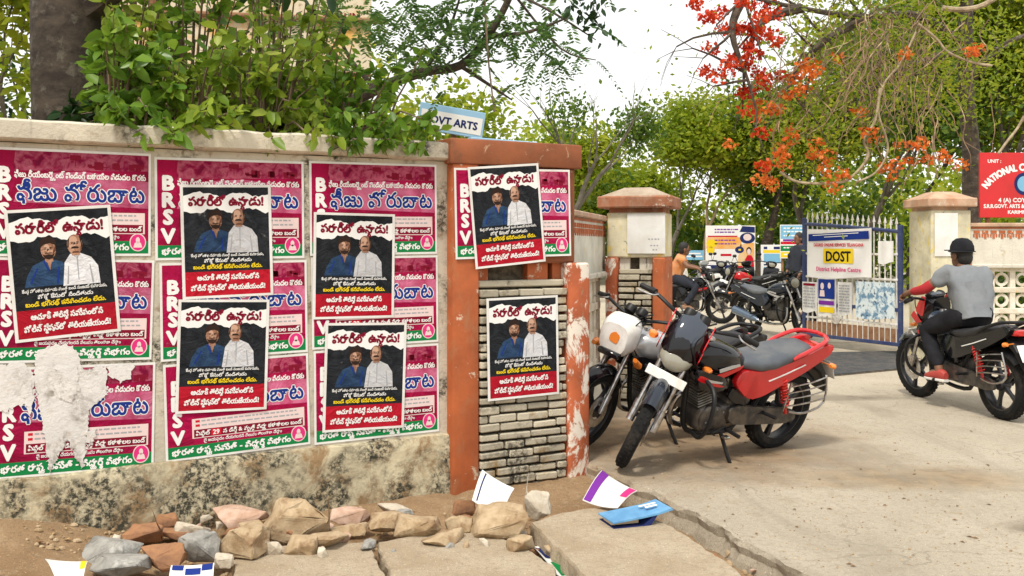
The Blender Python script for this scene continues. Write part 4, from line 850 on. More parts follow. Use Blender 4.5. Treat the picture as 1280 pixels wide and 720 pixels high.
for lb in limbs:
    k = len(lb); m.tube([L(*p) for p in lb], [.075*(1-.75*i/(k-1)) for i in range(k)], n=7, smooth=4)
    for p in lb[1:]:
        for q in range(2): grow(m, tips, L(*p), (rr.uniform(-1,.6),rr.uniform(-.6,.6),rr.uniform(-.9,.5)), rr.uniform(.5,.9), .022, 1, rr, .7, -.05, 3, (2,3), .5, 5)
m.build('trunk', BK_dark, fl)
T = np.array([list(p) for p,_ in tips]); rg = np.random.default_rng(6)
n = 9000; pxr = T[:,0]+fo.x; wgt = np.where(pxr > P(985,0,13.5).x, 1.0, .03); idx = rg.choice(len(T), n, p=wgt/wgt.sum()); c = T[idx]+rg.normal(size=(n,3))*.42
v, f = chips(c, .085, rg, .2, .4); npmesh('crown', v, f, LF_yel, fl)
def blossoms(name, spots, mt, Y, n, sz, seed, spread=9):
    rg = np.random.default_rng(seed); C = []
    for x, y in spots:
        c0 = np.array(list(L(x,y,Y+rg.uniform(-.4,.4)))); k = int(n*rg.uniform(.6,1.3)); q = rg.normal(size=(k,3)); q /= np.linalg.norm(q,axis=1,keepdims=True)
        C.append(c0+q*np.array([1.15,1,.8])*sz*rg.uniform(.4,1,(k,1)))
    v, f = chips(np.concatenate(C), .060, rg, 0, .85); return npmesh(name, v, f, mt, fl)
blossoms('red_blossom', [(870,4),(884,20),(893,22),(902,15),(905,35),(915,37),(925,36),(932,36),(941,33),(889,61),(936,57),(943,68),(911,77),(917,74),(925,78),(931,80),(883,90),(890,88),(896,98),(911,89),(929,114),(934,116),(928,2),(950,22),(954,40),(945,45),(964,8),(968,18),(966,45),(970,52),(951,100),(957,106),(952,166),(933,138),(949,90),(946,10),(975,95),(955,206)], FL_red, 13.1, 52, .122, 1)
blossoms('orange_blossom', [(960,135),(1003,82),(1014,80),(1020,88),(1009,97),(1003,112),(992,98),(985,118),(970,138),(990,163),(989,174),(976,186),(1000,115),(944,130),(948,147),(912,180),(1023,192),(1036,193),(1031,204),(1016,193),(1031,215),(1052,218),(1042,234),(975,195),(978,205),(960,225),(966,232),(1075,140),(1086,165),(1092,172),(1128,183),(1148,177),(1144,200),(1160,200),(1200,206),(1120,205),(1105,210),(1117,220),(1216,65),(1220,62),(1130,68),(1180,196),(956,210),(948,225),(1045,72),(1150,182),(1020,178)], FL_org, 13.2, 38, .120, 2)
# creepers hanging through it
BK_creep = mat('creeper_mixed', (.34,.22,.13), (.14,.10,.07), scale=3, rough=.9, c3=(.48,.38,.22), s3=5, lo3=.55, hi3=.65)
rr = random.Random(17); m = MB()
for k in range(190):
    x = rr.gauss(1090,62); y0 = rr.uniform(-10,130); Y = rr.uniform(12.9,14.2); ln = rr.uniform(30,130); pts = []; dx = rr.gauss(-8,34)
    for q in range(6): pts.append(P(x+dx*q/5+rr.gauss(0,5), y0+ln*q/5, Y+rr.gauss(0,.06)))
    m.tube(pts, [.004+.005*rr.random()]*5+[.003], n=4, cap=False, smooth=3)
tag(m.build('dry_creepers', BK_creep), 'tangle of dry brown creepers hanging through the flame tree over the gate', 'creepers', kind='stuff')
for i, (pts, r, lab) in enumerate([
 ([(1178,10),(1200,12),(1225,8),(1250,-6)], .035, 'thick pale bent branch at the top right edge'),
 ([(1148,30),(1170,48),(1185,65),(1215,78),(1240,82)], .017, 'pale vine sagging right from the middle of the flame tree'),
 ([(1100,110),(1094,150),(1080,175),(1085,195),(1068,218),(1050,228),(1000,228),(975,215)], .018, 'pale vine curving down left above the blue gate'),
 ([(1145,40),(1125,80),(1105,105),(1098,140),(1110,185),(1095,215),(1070,228)], .014, 'thin pale vine looping above the middle of the gate'),
 ([(1165,170),(1168,200),(1172,222)], .010, 'short pale vine dangling above the pale pillar'),
 ([(1280,145),(1272,160),(1258,178),(1248,192)], .016, 'pale twig leaning down to the red board')]):
    Y = 13.0 if i < 5 else 12.3; m = MB(); m.tube([P(x,y,Y) for x,y in pts], r, n=7, smooth=6); tag(m.build('pale_vine', BK_pale), lab, 'vine', 'pale vines over the gate')
# ------------------------------------------------ motorcycles (x forward, y left, z up, origin on the ground between the wheels)
YAX = Matrix(((1,0,0,0),(0,0,1,0),(0,-1,0,0),(0,0,0,1)))        # lathe axis z -> bike's y
def wheel(parent, name, c, r, w, spokes, rimmat, front_M=None, disc=True):
    T = (front_M or Matrix()) @ Matrix.Translation(c) @ YAX
    h = w/2; ty = MB(); ty.lathe([(r*.74,-h*.72),(r*.84,-h),(r*.94,-h*.86),(r*.985,-h*.5),(r,0),(r*.985,h*.5),(r*.94,h*.86),(r*.84,h),(r*.74,h*.72)], 48, M=T)
    for k in range(40):                                         # tread blocks
        a = 2*math.pi*k/40
        for s in (-1,1): ty.box((r*.985,0,s*h*.34), (.012,.026,h*.42), T @ Matrix.Rotation(a+.04*s,4,'Z'))
    q = ty.build('tyre', MT['tyre']); p = MB()
    p.lathe([(r*.76,-h*.7),(r*.70,-h*.74),(r*.67,-h*.3),(r*.67,h*.3),(r*.70,h*.74),(r*.76,h*.7)], 40, M=T)
    p.lathe([(.001,-.05),(.045,-.05),(.055,-.03),(.055,.03),(.045,.05),(.001,.05)], 20, M=T)
    for k in range(spokes):
        S = T @ Matrix.Rotation(2*math.pi*k/spokes,4,'Z'); p.loft([(.04,0,.024,.022,4),(r*.4,0,.014,.016,4),(r*.69,0,.020,.022,4)], 10, M=S)
    wh = p.build(name, rimmat, parent); q.parent = wh
    if disc:
        d = MB(); d.lathe([(.06,.055),(.118,.055),(.118,.060),(.06,.060)], 28, M=T, closed=True); d.build('brake_disc', MT['steel'], wh)
    return wh
def arc_fender(m, c, r, w, a0, a1, M=None, n=14):
    vs = []; k = 9
    for i in range(n+1):
        a = R(a0+(a1-a0)*i/n); ww = w*(1-.25*abs(i/n-.4))
        for j in range(k):
            s = -1+2*j/(k-1); rr = r+.028*(1-s*s)-.03*abs(s)**3; vs.append((c[0]+rr*math.cos(a), s*ww/2, c[2]+rr*math.sin(a)))
    b = len(vs); vs += [(c[0]+(x-c[0])*.975, y*.96, c[2]+(z-c[2])*.975) for x,y,z in vs]
    f = [(i*k+j,i*k+j+1,(i+1)*k+j+1,(i+1)*k+j) for i in range(n) for j in range(k-1)]
    f += [(b+q[3],b+q[2],b+q[1],b+q[0]) for q in f]
    f += [(i*k,(i+1)*k,b+(i+1)*k,b+i*k) for i in range(n)]+[(i*k+k-1,b+i*k+k-1,b+(i+1)*k+k-1,(i+1)*k+k-1) for i in range(n)]
    f += [(j,b+j,b+j+1,j+1) for j in range(k-1)]+[(n*k+j,n*k+j+1,b+n*k+j+1,b+n*k+j) for j in range(k-1)]
    m.add(vs, f, 0, M)
def rounded(poly, n=5, f=.28):
    q = []
    for i in range(len(poly)):
        a, b, c = Vector(poly[i-1]), Vector(poly[i]), Vector(poly[(i+1)%len(poly)]); p0 = b.lerp(a,f); p1 = b.lerp(c,f)
        for k in range(n): t = k/(n-1); q.append(tuple(p0*(1-t)**2+b*2*t*(1-t)+p1*t*t))
    return q
XZ = Matrix(((1,0,0,0),(0,0,-1,0),(0,1,0,0),(0,0,0,1)))         # polygon (x, z) extruded along -y
def both(m, poly, y0, y1, mi=0, bev=.012, lean=0.0):
    for s in (-1,1):
        q = MB(); q.prism(poly, y0, y1, mi, XZ, bev, 2)
        q.v = [(x, (abs(y)-lean*(z-.6))*s, z) for x,y,z in q.v]; m.v += []; b = len(m.v); m.v += q.v; m.f += [tuple(i+b for i in f) for f in q.f]; m.m += q.m
LOWER = ('fuel_tank','seat','tail_panel','tail_stripe','grab_rail','tail_lamp','tank_shroud','side_cover','rear_mudguard','frame','shock_absorber','saree_guard','turn_signal')
def squat(t):
    "bring the upper works down to their real height"
    for o in t.children_recursive:
        top = o
        while top.parent is not t: top = top.parent
        if top.name.split('.')[0] in LOWER and o.type == 'MESH':
            for v in o.data.vertices:
                if v.co.z > .45 and v.co.x < .42: v.co.z = .45+(v.co.z-.45)*.83
def motorcycle(label, loc, rz, lean=0, steer=0, c=None, group='motorcycles parked inside and outside the gate', plate=True, front='fairing', stand=True, mirrors=False, scale=1, detail=True, tank_text=None, exhaust_big=False):
    "c: body, tank, tail, stripe, seat, fender, rim, shock materials"
    C = dict(body='black_gloss', tank='black_gloss', tail='red_paint', stripe='red_paint', seat='seat_grey', fender='darkblue_paint', rim='alloy', shock='red_spring', head='black_gloss'); C.update(c or {})
    t = thing('motorcycle', label, 'motorcycle', loc, rz, group); t.rotation_euler = (R(-lean), 0, rz); t.scale = (scale,)*3
    fx, rx, r = .635, -.635, .300
    hd = Vector((.40,0,.92)); ax = (hd-Vector((.66,0,.30))).normalized()
    F = Matrix.Translation(hd) @ Matrix.Rotation(R(steer),4,ax) @ Matrix.Translation(-hd)
    wheel(t, 'front_wheel', (fx,0,r), r, .088, 5, MT[C['rim']], F)
    wheel(t, 'rear_wheel', (rx,0,r), r, .11, 5, MT[C['rim']], None, False)
    F0 = F; F = F @ Matrix(((1,0,-.11,.033),(0,1,0,0),(0,0,1,0),(0,0,0,1)))       # fork rake
    for s in (-1,1):
        m = MB(); m.tube([(fx,s*.082,r),(.585,s*.082,.43)], .027, 12, M=F); m.tube([(.585,s*.082,.43),(.40,s*.082,.93)], .018, 12, M=F); m.build('fork_tube', MT['steel'] if s > 0 or True else 0, t)
    m = MB(); arc_fender(m, (fx,0,r), .325, .125, 52, 160, F0); m.build('front_fender', MT[C['fender']], t)
    m = MB(); m.box((.435,0,.86), (.07,.21,.03), F, bev=.008); m.box((.40,0,.95), (.07,.21,.03), F, bev=.008); m.build('fork_clamp', MT['black_plastic'], t)
    # handlebar
    hb = [(.36,.0,.965),(.37,.10,.972),(.375,.19,1.00),(.33,.30,1.015),(.27,.385,1.0)]
    m = MB(); m.tube([(x,-y,z) for x,y,z in hb[::-1]]+hb[1:], .0125, 10, M=F, smooth=3); h = m.build('handlebar', MT['black_plastic'], t)
    for s in (-1,1):
        m = MB(); m.tube([(.305,s*.335,1.012),(.265,s*.425,.995)], .019, 12, M=F); m.tube([(.318,s*.315,1.015),(.30,s*.345,1.01)], .024, 12, M=F); m.build('grip', MT['black_plastic'], h)
        m = MB(); m.tube([(.34,s*.29,1.02),(.375,s*.33,1.01),(.345,s*.425,.99)], .0065, 8, M=F, smooth=3); m.build('lever', MT['steel'], h)
        m = MB(); m.tube([(.36,s*.13,1.03),(.43,s*.06,.98),(.43,s*.03,.84)], .006, 6, M=F, smooth=3); m.build('cable', MT['black_plastic'], h)
        if mirrors:
            m = MB(); m.tube([(.34,s*.27,1.09),(.36,s*.31,1.19),(.35,s*.36,1.24)], .006, 6, M=F, smooth=3); m.loft([(.335,1.26,.03,.02),(.345,1.26,.062,.04),(.36,1.26,.055,.036),(.375,1.26,.02,.012)], 14, M=F @ Matrix.Translation((0,s*.39,0))); m.build('mirror', MT['black_plastic'], t)
    # headlamp / fairing
    FF = F @ Matrix.Translation((-.085,0,.01)); F_ = F
    if front == 'fairing':
        m = MB(); m.loft([(.38,.90,.10,.09,2.4),(.46,.86,.135,.14,2.6),(.56,.82,.130,.15,2.6),(.625,.78,.095,.11,2.4),(.65,.76,.05,.07,2.2)], 22, M=FF); fa = m.build('headlamp_fairing', MT[C['head']], t)
        m = MB(); m.loft([(.57,.760,.118,.072,2.0),(.625,.748,.104,.066,2.0),(.66,.735,.072,.050,2.0),(.674,.73,.03,.022,2)], 20, M=FF); m.build('headlamp', MT['lens'], fa)
        m = MB()
        for s in (-1,1): m.prism(rounded([(.47,.80),(.59,.86),(.50,1.01),(.44,1.00)],4), .0, .008, 0, FF @ Matrix.Translation((0,s*.138,0)) @ XZ, .002)
        for s in (-1,1): m.prism([(.645,.815),(.60,.865),(.49,.76),(.56,.74)], .0, .006, 0, FF @ Matrix.Translation((0,s*.142,0)) @ XZ, .002)
        m.build('fairing_stripe', MT[C['stripe']], fa)
        m = MB(); m.loft([(.41,1.01,.06,.012,2.2),(.455,1.00,.085,.040,2.4),(.52,.965,.098,.055,2.4),(.585,.905,.090,.045,2.3),(.625,.865,.06,.02,2.1)], 20, M=FF); m.build('windscreen', MT['screen_smoke'], fa)
        for s in (-1,1): m = MB(); m.loft([(.50,.80,.018,.018),(.53,.80,.034,.026),(.565,.80,.02,.016)], 12, M=FF @ Matrix.Translation((0,s*.20,0))); m.build('turn_signal', MT['amber'], t)
    elif front == 'shield':
        m = MB(); m.loft([(.40,.88,.10,.10,3),(.50,.87,.150,.14,3.2),(.57,.85,.140,.135,3.2),(.60,.84,.115,.11,3)], 20, M=F); fa = m.build('headlamp_cover', MT[C['head']], t)
        m = MB(); m.box((.604,0,.73), (.05,.19,.045), F, bev=.012); m.build('headlamp', MT['black_gloss'], fa)
        m = MB(); m.prism(rounded([(-.045,-.03),(.03,-.045),(.045,.02),(0,.045),(-.04,.02)],4), 0, .002, 0, F @ Matrix.Translation((.6025,.01,.85)) @ Matrix(((0,0,1,0),(1,0,0,0),(0,1,0,0),(0,0,0,1)))); m.build('sticker', MT['amber'], fa)
        for s in (-1,1): m = MB(); m.loft([(.47,.73,.018,.018),(.50,.73,.036,.03),(.54,.73,.02,.016)], 12, M=F @ Matrix.Translation((0,s*.19,0))); m.build('turn_signal', MT['amber'], t)
    else:
        m = MB(); m.loft([(.42,.88,.06,.06,2),(.48,.88,.085,.085,2),(.545,.88,.092,.092,2),(.56,.88,.085,.085,2)], 18, M=F); fa = m.build('headlamp_shell', MT['black_gloss'], t)
        m = MB(); m.loft([(.555,.88,.084,.084,2),(.575,.88,.06,.06,2),(.58,.88,.02,.02,2)], 18, M=F); m.build('headlamp', MT['lens'], fa)
    m = MB(); m.lathe([(.001,.0),(.042,.0),(.045,.02),(.04,.05),(.001,.05)], 18, M=F @ Matrix.Translation((.40,.05,1.0)) @ Matrix.Rotation(R(-35),4,'Y')); m.lathe([(.001,.0),(.042,.0),(.045,.02),(.04,.05),(.001,.05)], 18, M=F @ Matrix.Translation((.40,-.05,1.0)) @ Matrix.Rotation(R(-35),4,'Y')); m.build('dial_cluster', MT['black_plastic'], t)
    if plate: m = MB(); m.box((.615,0,.675), (.008,.27,.062), F @ Matrix.Translation((.66,0,.66)) @ Matrix.Rotation(R(-18),4,'Y') @ Matrix.Translation((-.66,0,-.66)), bev=.003); m.tube([(.56,.09,.62),(.61,.09,.66)], .008, 6, M=F); m.tube([(.56,-.09,.62),(.61,-.09,.66)], .008, 6, M=F); m.build('number_plate', MT['white_paint'], t)
    # tank, seat, panels
    m = MB(); m.loft([(.345,.82,.05,.06,2.4),(.29,.83,.105,.115,2.6),(.20,.835,.145,.135,2.7),(.08,.815,.150,.130,2.7),(-.03,.79,.120,.105,2.6),(-.10,.765,.08,.07,2.4)], 26); tk = m.build('fuel_tank', MT[C['tank']], t)
    m = MB(); m.lathe([(.001,.012),(.03,.012),(.034,0),(.034,-.02)], 16, M=Matrix.Translation((.19,0,.972))); m.build('fuel_cap', MT['steel'], tk)
    m = MB()
    for s in (-1,1):
        q = rounded([(.34,.70),(.10,.76),(-.02,.80),(.0,.765),(.14,.71),(.33,.655)], 4); m.prism(q, 0, .006, 0, Matrix.Translation((0,s*.150,0)) @ XZ, .002)
    m.build('tank_stripe', MT[C['stripe']], tk)
    m = MB(); both(m, rounded([(.36,.62),(.40,.80),(.30,.76),(.12,.70),(.10,.60),(.22,.585)],4), .118, .152); m.build('tank_shroud', MT[C['body']], t)
    m = MB()
    for s in (-1,1): m.prism([(.20,.70),(.02,.735),(.03,.75),(.10,.745),(.21,.725)], 0, .003, 0, Matrix.Translation((0,s*.1535,0)) @ XZ); m.prism([(.32,.645),(.16,.62),(.15,.63),(.31,.665)], 0, .003, 0, Matrix.Translation((0,s*.1535,0)) @ XZ)
    m.build('decal', MT['silver_paint'], t); m = MB()
    for s in (-1,1): m.prism(rounded([(.39,.66),(.20,.60),(.12,.595),(.20,.625),(.37,.70)],4), 0, .004, 0, Matrix.Translation((0,s*.1525,0)) @ XZ)
    m.build('shroud_flash', MT[C['stripe']], t)
    m = MB(); m.tube([(.38,.16,1.0),(.44,.12,.90),(.36,.10,.72),(.20,.10,.60)], .005, 6, smooth=4); m.tube([(.38,-.16,1.0),(.45,-.05,.86),(.38,.06,.66),(.10,.09,.50)], .005, 6, smooth=4); m.tube([(-.02,.10,.30),(-.20,.12,.36),(-.30,.11,.50)], .006, 6, smooth=3); m.build('cable', MT['black_plastic'], t)
    m = MB()
    for k in range(8): a = k*math.pi/4; m.lathe([(.001,.006),(.007,.006),(.008,0)], 8, M=Matrix.Translation((.13+.085*math.cos(a),.138,.345+.085*math.sin(a))) @ YAX @ Matrix.Rotation(math.pi,4,'X'))
    m.box((.02,.155,.225), (.05,.04,.02), bev=.005); m.build('bolt', MT['steel'], t)
    if tank_text:
        m = MBF(); MM = Matrix.Translation((.10,.158,.80)) @ Matrix.Rotation(R(-8),4,'Y') @ Matrix(((-1,0,0,0),(0,0,1,0),(0,1,0,0),(0,0,0,1)))
        text(m, tank_text[0], 0,.012,.001,.036,0,'c',.03); text(m, tank_text[1], 0,-.022,.001,.042,0,'c',.04); m.xf(MM); m.build('tank_lettering', MT['ink_white'], tk, smooth=False)
    m = MB(); m.loft([(.0,.775,.075,.03,3),(-.06,.775,.115,.045,3),(-.20,.755,.148,.055,3),(-.34,.765,.155,.060,3),(-.46,.80,.150,.060,3),(-.62,.835,.130,.050,3),(-.72,.855,.095,.035,3),(-.75,.86,.04,.015,3)], 22, ex=3); m.build('seat', MT[C['seat']], t)
    m = MB(); both(m, rounded([(.03,.64),(-.04,.745),(-.22,.715),(-.44,.755),(-.66,.825),(-.86,.905),(-.93,.88),(-.88,.80),(-.64,.665),(-.42,.575),(-.26,.505),(-.12,.485)],5), .098, .148, lean=.06); m.box((-.80,0,.825), (.16,.18,.07), bev=.025, seg=2); m.build('tail_panel', MT[C['tail']], t)
    m = MB()
    for s in (-1,1): m.prism([(-.30,.628),(-.46,.678),(-.64,.745),(-.63,.751),(-.45,.686),(-.29,.635)], 0, .004, 0, Matrix.Translation((0,s*(.150-.0),0)) @ XZ)
    m.build('tail_stripe', MT['ink_white'], t)
    m = MB(); m.tube([(-.50,.135,.80),(-.62,.15,.86),(-.80,.13,.925),(-.90,.06,.935),(-.915,0,.935),(-.90,-.06,.935),(-.80,-.13,.925),(-.62,-.15,.86),(-.50,-.135,.80)], .017, 10, smooth=4); m.build('grab_rail', MT[C['tail'] if C['tail'] == 'red_paint' else 'black_plastic'], t)
    m = MB(); m.loft([(-.86,.82,.085,.03,3),(-.90,.825,.085,.035,3),(-.925,.825,.06,.025,3)], 14); m.build('tail_lamp', MT['tail_red'], t)
    # rear mudguard and plate
    m = MB(); arc_fender(m, (rx,0,r), .345, .16, 55, 140); m.loft([(-.80,.74,.075,.06,4),(-.90,.66,.085,.05,4),(-.99,.53,.090,.05,4),(-1.03,.44,.080,.02,4)], 14); m.build('rear_mudguard', MT['black_plastic'], t)
    if plate: m = MB(); m.box((0,0,0), (.008,.22,.15), Matrix.Translation((-1.005,0,.605)) @ Matrix.Rotation(R(28),4,'Y'), bev=.004); m.build('number_plate', MT['white_paint'], t)
    for s in (-1,1): m = MB(); m.tube([(-.88,s*.07,.72),(-.90,s*.14,.72)], .007, 6); m.loft([(-.93,.72,.014,.014),(-.905,.72,.032,.024),(-.88,.72,.016,.014)], 12, M=Matrix.Translation((0,s*.165,0))); m.build('turn_signal', MT['amber'], t)
    # frame, engine
    m = MB(); m.tube([(.36,0,.86),(.32,0,.55),(.28,0,.28),(.12,0,.20),(-.18,0,.20),(-.24,0,.34)], .019, 8, smooth=3); m.tube([(.36,0,.78),(.05,0,.66),(-.22,0,.62)], .022, 8)
    for s in (-1,1): m.tube([(-.02,s*.09,.66),(-.40,s*.10,.66),(-.80,s*.07,.78)], .013, 8, smooth=3); m.tube([(-.20,s*.10,.34),(-.30,s*.10,.50),(-.42,s*.10,.66)], .015, 8); m.tube([(-.20,s*.085,.33),(-.42,s*.09,.31),(rx,s*.09,r)], .019, 8)
    m.build('frame', MT['black_plastic'], t)
    m = MB(); m.box((.06,0,.345), (.36,.20,.19), bev=.045, seg=3); m.box((-.10,0,.40), (.20,.17,.17), bev=.04, seg=2)
    for s in (-1,1): m.lathe([(.001,.055),(.075,.052),(.100,.03),(.105,0)], 28, M=Matrix.Translation((.13 if s > 0 else .02, s*.095, .345)) @ (YAX if s < 0 else YAX @ Matrix.Rotation(math.pi,4,'X')))
    m.lathe([(.001,.03),(.05,.028),(.065,0)], 20, M=Matrix.Translation((-.10,.085,.37)) @ YAX @ Matrix.Rotation(math.pi,4,'X')); en = m.build('engine', MT['engine'], t)
    m = MB(); T = Matrix.Translation((.18,0,.44)) @ Matrix.Rotation(R(14),4,'Y')
    for k in range(9): m.box((0,0,.012+.02*k), (.155 if k < 6 else .14,.165 if k < 6 else .15,.009), T, bev=.003)
    m.box((0,0,.09), (.105,.115,.19), T); m.box((0,0,.205), (.125,.125,.05), T, bev=.015); m.build('cylinder', MT['engine_alloy'], en)
    m = MB(); m.tube([(.06,.0,.55),(-.02,.02,.56)], .028, 10); m.box((-.05,.01,.56), (.07,.06,.09), bev=.012); m.build('carburettor', MT['engine_alloy'], en)
    m = MB(); m.tube([(.25,-.03,.50),(.335,-.05,.46),(.33,-.09,.30),(.20,-.125,.215),(-.10,-.13,.215),(-.28,-.14,.25)], .018, 10, smooth=4); ex = m.build('exhaust_pipe', MT['steel'], t)
    b = 1.3 if exhaust_big else 1.0
    m = MB(); m.tube([(-.24,-.145,.245),(-.32,-.155,.27),(-.42,-.165,.30),(-.80,-.175,.40),(-.83,-.175,.408)], [.02,.038*b,.048*b,.052*b,.03*b], 16); m.build('muffler', MT['bluegrey_paint'] if exhaust_big else MT['black_plastic'], ex)
    for s in (-1,1):
        m = MB(); a, bq = Vector((-.56,s*.13,.33)), Vector((-.44,s*.125,.66)); m.tube([a,bq], .012, 8); n = 96; q = []
        for i in range(n+1): f = .22+.72*i/n; w = 2*math.pi*9*i/n; o = (bq-a).normalized(); e1 = o.orthogonal().normalized(); q.append(a.lerp(bq,f)+(e1*math.cos(w)+o.cross(e1)*math.sin(w))*.027)
        m.tube(q, .0068, 5); m.tube([a.lerp(bq,.6),a.lerp(bq,.97)], .022, 10); m.build('shock_absorber', MT[C['shock']], t)
    m = MB(); q = rounded([(.0,.42),(-.08,.43),(-.60,.355),(-.68,.33),(-.69,.27),(-.60,.245),(-.08,.29),(.0,.32)],4); m.prism(q, -.125, -.095, 0, XZ, .008); m.build('chain_case', MT['engine'], t)
    m = MB(); both(m, rounded([(.0,.60),(-.17,.52),(-.20,.44),(-.10,.42),(.04,.50)],4), .085, .115); m.build('side_cover', MT[C['body']], t)
    m = MB()
    for s in (-1,1): m.tube([(.0,s*.12,.27),(.0,s*.25,.27)], .014, 8); m.tube([(-.32,s*.12,.36),(-.34,s*.24,.365)], .013, 8); m.tube([(-.2,s*.10,.34),(-.34,s*.13,.36)], .010, 6)
    m.tube([(.03,.14,.30),(.16,.15,.27),(.17,.19,.275)], .007, 6); m.build('foot_peg', MT['black_plastic'], t)
    m = MB()
    for s in (-1,1): m.tube([(.30,s*.03,.66),(.31,s*.20,.64),(.34,s*.285,.56),(.35,s*.285,.40),(.32,s*.20,.28),(.24,s*.05,.24)], .0145, 10, smooth=4)
    m.build('crash_guard', MT['black_plastic'], t)
    m = MB()
    for k in range(4): m.tube([(-.52,.155,.56-.055*k),(-.70,.185,.60-.06*k),(-.86-.01*k,.165,.62-.065*k)], .0065, 6, smooth=3)
    m.tube([(-.52,.155,.60),(-.50,.15,.36)], .008, 6); m.tube([(-.86,.165,.64),(-.90,.165,.40),(-.72,.16,.33),(-.56,.15,.35)], .009, 6, smooth=3); m.build('saree_guard', MT['steel'], t)
    if stand: m = MB(); m.tube([(.02,.10,.24),(.0,.19,.10),(-.02,.225,.035)], .013, 8); m.box((-.01,.235,.030), (.07,.05,.012), bev=.004); m.build('side_stand', MT['black_plastic'], t)
    squat(t); return t
BIKES = []
g0 = G(790,587); g1 = G(962,559); hdg = math.atan2(g0.y-g1.y, g0.x-g1.x); mid = (g0+g1)/2
motorcycle('shiny red and black motorcycle on its side stand beside the near pillar, front wheel turned', (mid.x+.01, mid.y+.02, .0), hdg, 16, 42, scale=1.02)
motorcycle('black and silver motorcycle with a white headlamp cover, parked behind the red one', (1.10, 7.55, 0), R(211), 10, 20, dict(tank='silver_paint', tail='black_gloss', stripe='black_gloss', seat='seat_black', fender='black_gloss', shock='engine', head='white_paint'), front='shield', plate=False, tank_text=('HERO','HONDA'))
f0, f1 = G(1152,497), G(1250,523); rid_mid = (f0+f1)/2; rid_h = math.atan2(f0.y-f1.y, f0.x-f1.x)
rider_bike = motorcycle('black motorcycle with a red tail being ridden in through the gate by a capped man', rid_mid, rid_h, 2, 6, dict(tank='bluegrey_paint', tail='black_gloss', stripe='red_paint', seat='seat_black', fender='black_gloss', rim='alloy'), stand=False)
motorcycle('dark grey motorcycle with a large slanted silencer, parked before the gate leaf', (4.33, 16.1, .004), R(-62), -4, -8, dict(tank='darkblue_paint', tail='darkblue_paint', stripe='silver_paint', seat='seat_grey', fender='black_gloss', shock='engine'), front='round', plate=False, exhaust_big=True)
far_bike = motorcycle('dark motorcycle ridden by the man in the orange shirt behind the cream pillar', (3.30, 18.6, .004), R(-12), 0, -14, dict(tank='black_gloss', tail='black_gloss', stripe='red_paint', seat='seat_black', fender='black_gloss', shock='engine', rim='alloy'), front='round', stand=False)
motorcycle('motorcycle with a red tank parked behind the dark grey one, next to a standing person', (5.35, 22.5, .004), R(190), 6, 20, dict(tank='red_paint', tail='black_gloss', stripe='black_gloss', seat='seat_black', fender='black_gloss', shock='engine'), front='round', plate=True)

